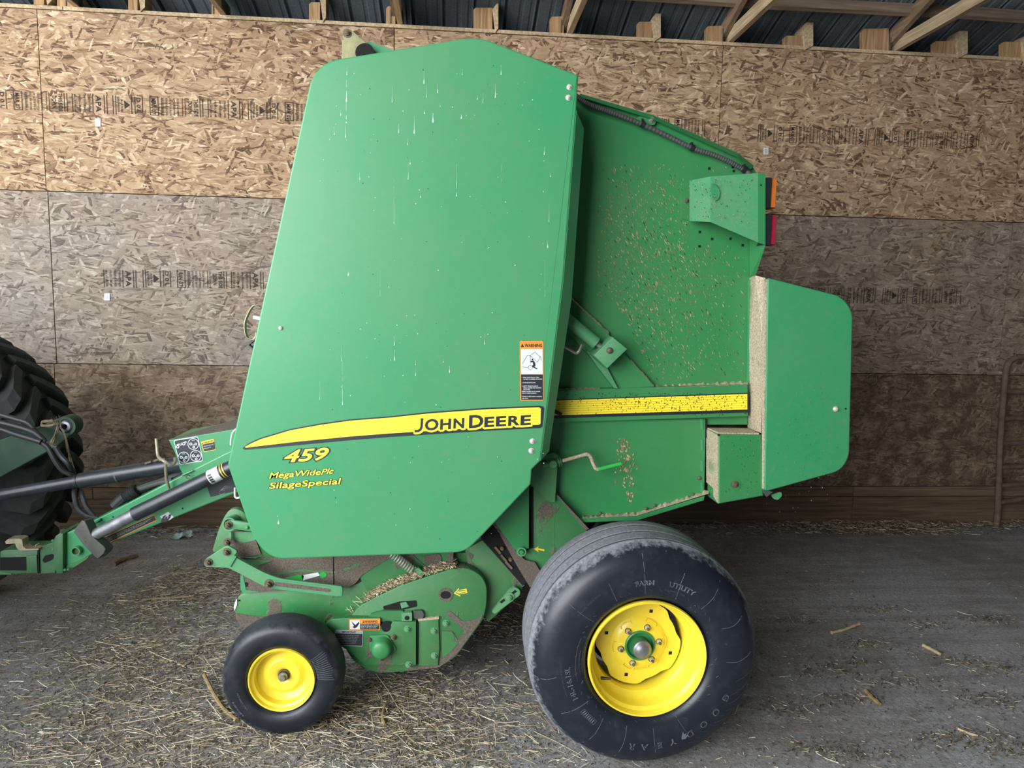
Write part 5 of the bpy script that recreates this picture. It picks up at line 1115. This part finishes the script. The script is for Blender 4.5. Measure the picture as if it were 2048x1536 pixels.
# drive shaft
YD = YT+.10
mb = MB(); mb.cyl(P(-60, 1000.5, YD), P(166, 960.5, YD), .0285, M['blacktube'], 20); mb.tube([P(150, 963.5, YD), P(157, 962, YD)], .031, M['blacktube'], 20); pto = mb.build('drive_shaft', baler, 'long black drive shaft guard')
mb = MB(); mb.cyl(P(160, 961.5, YD), P(400, 921, YD), .0365, M['blacktube'], 22); mb.tube([P(234, 950, YD), P(237, 949.4, YD)], .0372, M['graymetal'], 22); mb.build('outer_guard_tube', pto, 'thicker outer guard tube')
for u, v in ((296, 926), (313, 921), (324, 920)): plate('guard_tab', [(u-7, v-1), (u+5, v-4), (u+6, v-1), (u-6, v+3)], YD-.03, .01, M['boltdark'], pto, 1)
mb = MB(); mb.tube(catmull([P(312.5, 877, YT-.02), P(315, 905, YT-.03), P(318, 915, YT-.05), P(328, 922, YT-.08), P(342, 929, YT-.07), P(350, 925, YT-.05), P(350, 917, YT-.0)], 5), .0075, M['galv'], 10); hk = mb.build('hose_hook', baler, 'bent galvanised support rod'); mb = MB(); mb.tube(catmull([P(331.5, 925, YT-.075), P(332, 945, YT-.06), P(333.5, 960, YT-.045), P(338, 977, YT-.03)], 5), .0072, M['galv'], 10); mb.build('rod_leg', hk)
mb = MB(); mb.tube(catmull([P(380, 1000-48, YT-.02), P(374, 950, YT-.03), P(373, 956, YT-.03), P(380, 958, YT-.03)], 4), .0022, M['boltdark'], 6); mb.tube([P(364, 951, YT-.01), P(386, 941, YT-.01)], .0045, M['green'], 8); mb.build('spring_pin', tongue)
# hoses
def hosepart(pts, r, nm='hydraulic_hose', mat='hose', rib=False, parent=None, lab=None):
    mb = MB(); q = catmull([P(u, v, y) for u, v, y in pts], 14 if rib else 6); mb.tube(q, [r*(1.1 if k % 2 else .95) for k in range(len(q))] if rib else r, M[mat], 10); return mb.build(nm, parent or baler, lab)
hosepart([(229, 1012, YT+.10), (245, 997, YT+.10), (262, 985, YT+.10), (300, 970, YT+.12), (340, 956, YT+.14), (400, 930, YT+.14)], .026, 'hose_sleeve', rib=False, lab='thick black hose sleeve'); hosepart([(250, 994, YT+.085), (275, 980, YT+.085)], .030, 'sleeve_rib', rib=True)
hosepart([(280, 978, YT+.09), (310, 968, YT+.09), (345, 960, YT+.08)], .012, 'hose_branch', 'hosegrey')

# ------------------------------------------------------------------ tractor at the left edge
tcen = None
for k in range(400):
    Yt = 3.6+k*.004; c = P(-105, 908, Yt); R = (P(-105+282, 908, Yt)-c).length
    if c.z-R <= 0.0: break
Yt_far = Yt; TR = c.z; tc = Vector((c.x, Yt-.46, c.z))
tractor = thing('tractor', (tc.x, tc.y+.23, 0), 'dark tractor rear with lugged tyre, cut off by the left edge', 'tractor')
Rb = TR-.045
carc = [(.50, .05), (.55, .01), (Rb-.14, .0), (Rb-.05, .03), (Rb-.012, .08), (Rb, .15), (Rb+.004, .23), (Rb, .31), (Rb-.012, .38), (Rb-.05, .43), (Rb-.14, .46), (.55, .45), (.5, .41)]
mb = MB(); mb.lathe(tc, carc, M['tractor_rubber'], 96); tt = mb.build('rear_tyre', tractor, 'large black lugged tractor tyre', smooth=40, loc=tc)
mb = MB(); mb.lathe(tc, [(.52, .05), (.50, .06), (.48, .12), (.20, .20), (.001, .20)], M['decal_caution'], 40); mb.build('rear_rim', tractor, 'yellow tractor rim')
NL = 32
def lugmesh(side):
    mb = MB(); n = 6; secs = []
    for k in range(n+1):
        t = k/n; yy = .23+side*(.02+.215*t); a = -(.15*t+.09*t*t); rb = np.interp(yy, [c_[1] for c_ in carc[2:11]], [c_[0] for c_ in carc[2:11]])-.012; rt = TR-.004-.02*max(0, t-.75)/.25-(.03 if t == 1 else 0); w = .032+.014*t
        sec = []
        for r, da in ((rb, -w*1.25), (rt, -w*.8), (rt, w*.8), (rb, w*1.25)): sec.append((r*math.cos(a+da/TR*1.0), yy, r*math.sin(a+da/TR)))
        secs.append(sec)
    V = [Vector(p)+tc for s_ in secs for p in s_]; F = []
    for k in range(n): 
        for j in range(4): F.append((4*k+j, 4*k+(j+1) % 4, 4*k+4+(j+1) % 4, 4*k+4+j))
    F += [(0, 1, 2, 3), (4*n, 4*n+3, 4*n+2, 4*n+1)]
    mb.add(V, F, M['tractor_lug']); return mb.build('tread_lug', tt, loc=tc, smooth=25)
for side, ph in ((1, 0.0), (-1, .5)):
    l0 = lugmesh(side); l0.rotation_euler = (0, -(2*pi/NL*(ph+.35)), 0)
    for k in range(1, NL): copy_at(l0, tc, tt, rot=(0, -(2*pi/NL*(k+ph+.35)), 0))
M['tractor_green'] = simple('shaded_grimy_tractor_green', lin(26, 62, 42), 0.6, noise=0.4, nscale=12)  # shadow over the lift arm is put into this green, beside its dirt
n2 = tt.copy(); C.objects.link(n2); n2.location = tc+Vector((-.05, -1.95, 0)); attach(n2, tractor, n2.location)
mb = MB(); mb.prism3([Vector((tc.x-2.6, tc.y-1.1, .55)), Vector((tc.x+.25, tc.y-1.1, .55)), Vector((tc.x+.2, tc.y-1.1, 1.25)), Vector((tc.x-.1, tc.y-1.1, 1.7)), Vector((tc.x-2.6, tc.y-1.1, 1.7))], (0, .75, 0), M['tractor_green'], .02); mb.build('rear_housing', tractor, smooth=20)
YA = 3.62
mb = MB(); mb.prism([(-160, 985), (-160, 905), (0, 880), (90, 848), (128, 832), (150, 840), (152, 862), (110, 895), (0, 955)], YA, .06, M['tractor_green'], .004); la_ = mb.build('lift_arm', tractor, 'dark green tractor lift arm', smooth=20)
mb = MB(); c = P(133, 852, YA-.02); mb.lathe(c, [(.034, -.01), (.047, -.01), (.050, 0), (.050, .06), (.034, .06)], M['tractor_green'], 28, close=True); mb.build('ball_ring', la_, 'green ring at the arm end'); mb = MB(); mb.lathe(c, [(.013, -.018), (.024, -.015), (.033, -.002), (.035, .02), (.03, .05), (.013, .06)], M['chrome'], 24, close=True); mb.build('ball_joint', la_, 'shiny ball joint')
for i, pts in enumerate([[(-40, 815, YA-.1), (0, 829, YA-.1), (30, 838, YA-.1), (55, 846, YA-.1), (70, 862, YA-.1), (84, 882, YA-.1)], [(-40, 838, YA-.12), (0, 845, YA-.12), (40, 855, YA-.12), (70, 866, YA-.12), (90, 884, YA-.12)], [(-40, 850, YA-.14), (0, 858, YA-.14), (30, 868, YA-.14), (60, 877, YA-.14), (82, 884, YA-.14)], [(82, 884, YA-.13), (96, 896, YA-.13), (108, 918, YA-.13), (124, 940, YA-.12), (145, 952, YA-.1), (156, 968, YA-.05), (164, 990, YT+.12), (172, 1012, YT+.1), (188, 1032, YT+.1)], [(110, 893, YA-.12), (122, 912, YA-.12), (138, 930, YA-.12), (150, 958, YA-.05), (149, 990, YT+.1), (156, 1016, YT+.09), (172, 1030, YT+.09), (196, 1036, YT+.1)]]):
    hosepart(pts, (.012, .014, .013, .012, .012)[i], parent=tractor, mat='hose')
# drawbar under the hitch
mb = MB(); a = P(20, 1128, YT+.05); mb.bar((a.x-1.4, YT+.05, a.z-.01), (a.x+.03, YT+.05, a.z-.01), .09, .05, M['green_dark']); mb.build('drawbar', tractor, smooth=0)
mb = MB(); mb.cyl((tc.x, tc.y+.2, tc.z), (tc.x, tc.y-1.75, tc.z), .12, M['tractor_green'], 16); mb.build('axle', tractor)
# twine knotted on the ball
tw = MB(); kn = [P(117, 850, YA-.05), P(104, 842, YA-.06), P(88, 843, YA-.06), (P(86, 850, YA-.07)), P(100, 851, YA-.07), P(118, 846, YA-.06)]
for s_ in range(7):
    j = lambda p, k=.006: p+Vector((random.uniform(-k, k), random.uniform(-k, k), random.uniform(-k, k)))
    tw.tube(catmull([j(p) for p in kn], 4), .0032, M['twine'], 5)
    tw.tube(catmull([j(P(117, 848, YA-.06)), j(P(113, 866, YA-.08)), j(P(106, 882, YA-.14)), j(P(103, 890, YA-.14)), j(P(110, 892, YA-.14))], 4), .0032, M['twine'], 5)
for u1, v1 in ((140, 925), (138, 918), (150, 942), (146, 950), (135, 905), (143, 930)):
    tw.tube(catmull([P(120, 856, YA-.06), P(128, 866+random.uniform(-4, 4), YA-.06), P(134+random.uniform(-3, 3), 890, YA-.06), P(u1, v1, YA-.05)], 5), .0022, M['twine'], 5)
for _ in range(30):
    a = P(116+random.uniform(-6, 6), 846+random.uniform(-6, 6), YA-.06); tw.tube([a, a+Vector((random.uniform(-.03, .03), random.uniform(-.03, 0), random.uniform(-.03, .04)))], .0008, M['twine'], 3)
tw.build('baling_twine', None, 'frayed brown twine knotted round the ball joint at the lift arm end', 'twine')

# ------------------------------------------------------------------ gate, ring on the wall
YGt = DW-.12
gate_t = thing('pipe_gate', Vector((P(2030, 1000, YGt).x, YGt, 0)), 'rusty tubular farm gate leaning on the wall at the right edge', 'gate')
mb = MB(); r_ = px(YGt, 2010, 800)*5.6
mb.tube(catmull([P(1996, 1020, YGt), P(2001, 880, YGt), P(2007, 800, YGt), P(2012, 745, YGt), P(2017, 727, YGt), P(2031, 716, YGt), P(2060, 714, YGt), P(2300, 716, YGt)], 5), r_, M['rust'], 12); mb.build('gate_frame', gate_t, 'bent rusty outer tube')
for v, v2 in ((782, 786), (837, 836), (887, 885), (934, 932), (972, 966), (1005, 994)):
    a = P(2006-(v-780)*.04, v, YGt); c = P(2070, v2, YGt); cyl_part('gate_rail', a, a+(c-a)*4, r_*.8, 'rust', gate_t, 10)
cyl_part('gate_post', P(2290, 716, YGt), Vector((P(2290, 1000, YGt).x, YGt, .0)), r_, 'rust', gate_t, 10)
mb = MB(); a = P(1996, 1020, YGt); mb.cyl(a, (a.x, YGt, 0), r_, M['rust'], 10); mb.build('gate_leg', gate_t)
mb = MB(); c = P(1744, 759, DW-.02); k = px(DW, 1744, 759); mb.tube([c+Vector((9.5*k*math.cos(t), .006*math.sin(3*t), 10.5*k*math.sin(t))) for t in np.linspace(0, 2*pi, 22)[:-1]], .006, M['boltdark'], 6, closed=True); mb.tube([c+Vector((0, .02, 10.5*k)), c+Vector((0, -.02, 10.5*k+.01)), c+Vector((0, -.01, 10*k-.015))], .005, M['boltdark'], 6)
mb.build('tie_ring', None, 'small dark iron ring hanging on the brown wall right of the baler', 'ring')

# ------------------------------------------------------------------ litter on the floor
def on_floor(u, v): return PZ(u, v, 0.0)
blobs = [(640, 1440, .75, .5, 3.4), (300, 1330, .6, .45, 5.0), (300, 1480, .8, .35, 2.6), (760, 1400, .45, .35, 3.0), (380, 1200, .5, .35, 2.2), (430, 1150, .35, .25, 1.6), (950, 1440, .5, .5, 1.6), (120, 1480, .7, .4, 1.4), (980, 1240, .3, .3, 1.3), (850, 1500, .5, .3, 1.8), (560, 1510, .9, .3, 1.4), (180, 1250, .5, .4, .8), (1150, 1500, .5, .4, .4)]
blobs = [(on_floor(u, v), sx, sy, w) for u, v, sx, sy, w in blobs]; bw = np.array([b_[3] for b_ in blobs]); bw /= bw.sum()
def litter_pt():
    i = np.random.choice(len(blobs), p=bw); p, sx, sy, _ = blobs[i]; return Vector((random.gauss(p.x, sx*.55), random.gauss(p.y, sy*.55), 0))
def litter(n, fn, name, mat, L, W_, zmax, lab, seed=1, curl=.2):
    mb = MB(); V = []; F = []
    for _ in range(n):
        p = fn(); 
        if p.y > DW-.07: p.y = DW-.07-random.random()*.05
        a = random.gauss(.0, .8) if random.random() < .3 else random.uniform(0, pi); l = random.uniform(*L)*(.5+random.random()**2*1.0); w = random.uniform(*W_); z = w+random.random()**2*zmax; e = random.uniform(-.12, .12) if l > .03 else random.uniform(-.3, .3)
        d = Vector((math.cos(a), math.sin(a), e))*l/2; s_ = Vector((-math.sin(a), math.cos(a), 0)); b_ = s_*random.gauss(0, curl)*l
        c = Vector((p.x, p.y, z+abs(e)*l/2)); k = len(V)
        for q in (c-d, c+b_*.5, c+d): V += [q-s_*w, q+s_*w, q+Vector((0, 0, w*1.2))]
        for r in (0, 3):
            for j in range(3): F.append((k+r+j, k+r+(j+1) % 3, k+r+3+(j+1) % 3, k+r+3+j))
    mb.add(V, F, M[mat]); return mb.build(name, None, lab, 'straw' if mat == 'straw' else 'chaff', kind='stuff', smooth=0, fixn=False)
litter(7500, litter_pt, 'loose_straw', 'straw', (.015, .075), (.0004, .0013), .022, 'loose pale straw scattered over the floor around the small wheel', curl=.12)
def fine_pt():
    if random.random() < .62: return litter_pt()
    return Vector((random.uniform(-3.2, 2.6), random.uniform(1.9, 5.3), 0))
litter(330, litter_pt, 'long_straw', 'straw', (.09, .20), (.0007, .0015), .02, 'longer single straws lying among the litter by the small wheel', curl=.08)
litter(46000, fine_pt, 'fine_chaff', 'chaff', (.004, .02), (.0006, .0018), .006, 'fine brown chaff and crumbs strewn over the concrete floor', curl=.1)
def right_pt():
    c = random.choice(RC); return Vector((random.gauss(c.x, .10), random.gauss(c.y, .035), 0)) if random.random() < .7 else Vector((random.uniform(.9, 4.2), random.uniform(1.8, 5.2), 0))
RC = [on_floor(u, v) for u, v in ((1730, 1290), (1800, 1365), (1690, 1400), (1880, 1480), (1950, 1470), (1920, 1320), (1760, 1220), (1640, 1345), (2010, 1340), (1620, 1500), (1720, 1510), (1980, 1400), (1850, 1250), (1590, 1240), (1700, 1330), (2020, 1500), (1980, 1240), (1560, 1420))]
litter(420, right_pt, 'scattered_straw', 'straw', (.012, .06), (.0005, .0013), .006, 'sparse straw bits scattered on the floor right of the large wheel')
litter(3600, right_pt, 'scattered_chaff', 'chaff_brown', (.006, .022), (.0008, .0024), .006, 'clumps of dark chaff on the floor right of the large wheel')
def wall_pt():
    x = random.uniform(-3.4, 5.0); s_ = random.random()**2
    if random.random() < .35: x = random.gauss(P(1730, 1040, DW).x, .32)
    return Vector((x, DW-.03-s_*.28, 0))
litter(1300, wall_pt, 'wall_straw', 'straw', (.02, .10), (.0008, .0024), .05, 'straw drifted along the foot of the back wall')
litter(7000, wall_pt, 'wall_chaff', 'chaff', (.006, .03), (.001, .003), .04, 'dark chaff drifted along the foot of the back wall')
# larger single stalks and scraps
def stalk(name, pts, r, mat, lab, cat, group=None, flat=.5):
    mb = MB(); q = catmull([PZ(u, v, .0)+Vector((0, 0, r*1.05+z)) for u, v, z in pts], 4); n = len(q)
    mb.tube(q, [r*(.75+.35*math.sin(1.5+k*2.1)*.5+.2) for k in range(n)], M[mat], 7); return mb.build(name, None, lab, cat, group, smooth=40)
stalk('corn_stalk', [(409, 1366, .03), (425, 1392, .012), (447, 1421, 0), (474, 1444, 0)], .0085, 'stalk', 'thick tan corn stalk leaning from the floor beside the small wheel', 'stalk')
stalk('corn_stalk', [(285, 1202, 0), (320, 1199, 0), (358, 1197, 0), (388, 1194, 0)], .0065, 'stalk', 'yellowish flat stalk lying on the dark floor left of the small wheel', 'stalk')
stalk('wood_stick', [(228, 1133, 0), (250, 1122, 0), (276, 1115, 0)], .014, 'wood_dk', 'dark brown stick on the floor under the tongue', 'stick')
stalk('corn_stalk', [(1663, 1268, 0), (1685, 1263, 0), (1703, 1258, .005), (1718, 1252, .004)], .0075, 'husk', 'pale crooked stalk on the floor a little right of the large wheel', 'stalk')
stalk('corn_stalk', [(1731, 1386, 0), (1745, 1401, 0), (1759, 1413, 0)], .010, 'stalk', 'short tan stalk in the chaff at the lower right of the large wheel', 'stalk')
stalk('wood_stick', [(1846, 1294, 0), (1862, 1302, 0), (1880, 1312, 0)], .009, 'husk', 'pale wood sliver on the floor, farthest right of the stalks', 'stick')
stalk('corn_stalk', [(1916, 1460, 0), (1935, 1468, .0), (1955, 1474, 0)], .005, 'husk', 'thin pale straw stem near the lower right corner', 'stalk')
stalk('corn_stalk', [(770, 1420, .015), (765, 1440, .005), (770, 1455, 0)], .008, 'stalk', 'short upright tan stalk piece below the pickup cover', 'stalk')
stalk('corn_stalk', [(1628, 1052, 0), (1650, 1053, 0), (1680, 1051, 0)], .012, 'stalk', 'yellow stalk lying along the foot of the wall behind the large wheel', 'stalk')
mb = MB(); c = PZ(364, 1076, 0); c.y = min(c.y, DW-.16); nx, ny = 9, 6; V = []; F = []
for b_ in range(ny):
    for a_ in range(nx):
        x = (a_/(nx-1)-.5)*.15*(1-.3*abs(b_/(ny-1)-.5)); y = (b_/(ny-1)-.5)*.09; h = .006+max(0, .05*math.exp(-((x-.03)**2+y*y)/.0012)+random.uniform(-.004, .014)+.018*math.sin(x*70+b_))
        V.append((c.x+x+random.uniform(-.007, .007), c.y+y+random.uniform(-.006, .006)+x*.15, h))
for b_ in range(ny-1):
    for a_ in range(nx-1): k = b_*nx+a_; F += [(k, k+1, k+nx+1), (k, k+nx+1, k+nx)]
mb.add(V, F, M['scrap']); mb.build('plastic_scrap', None, 'crumpled pale green plastic scrap by the wall under the tongue', 'scrap', smooth=0)
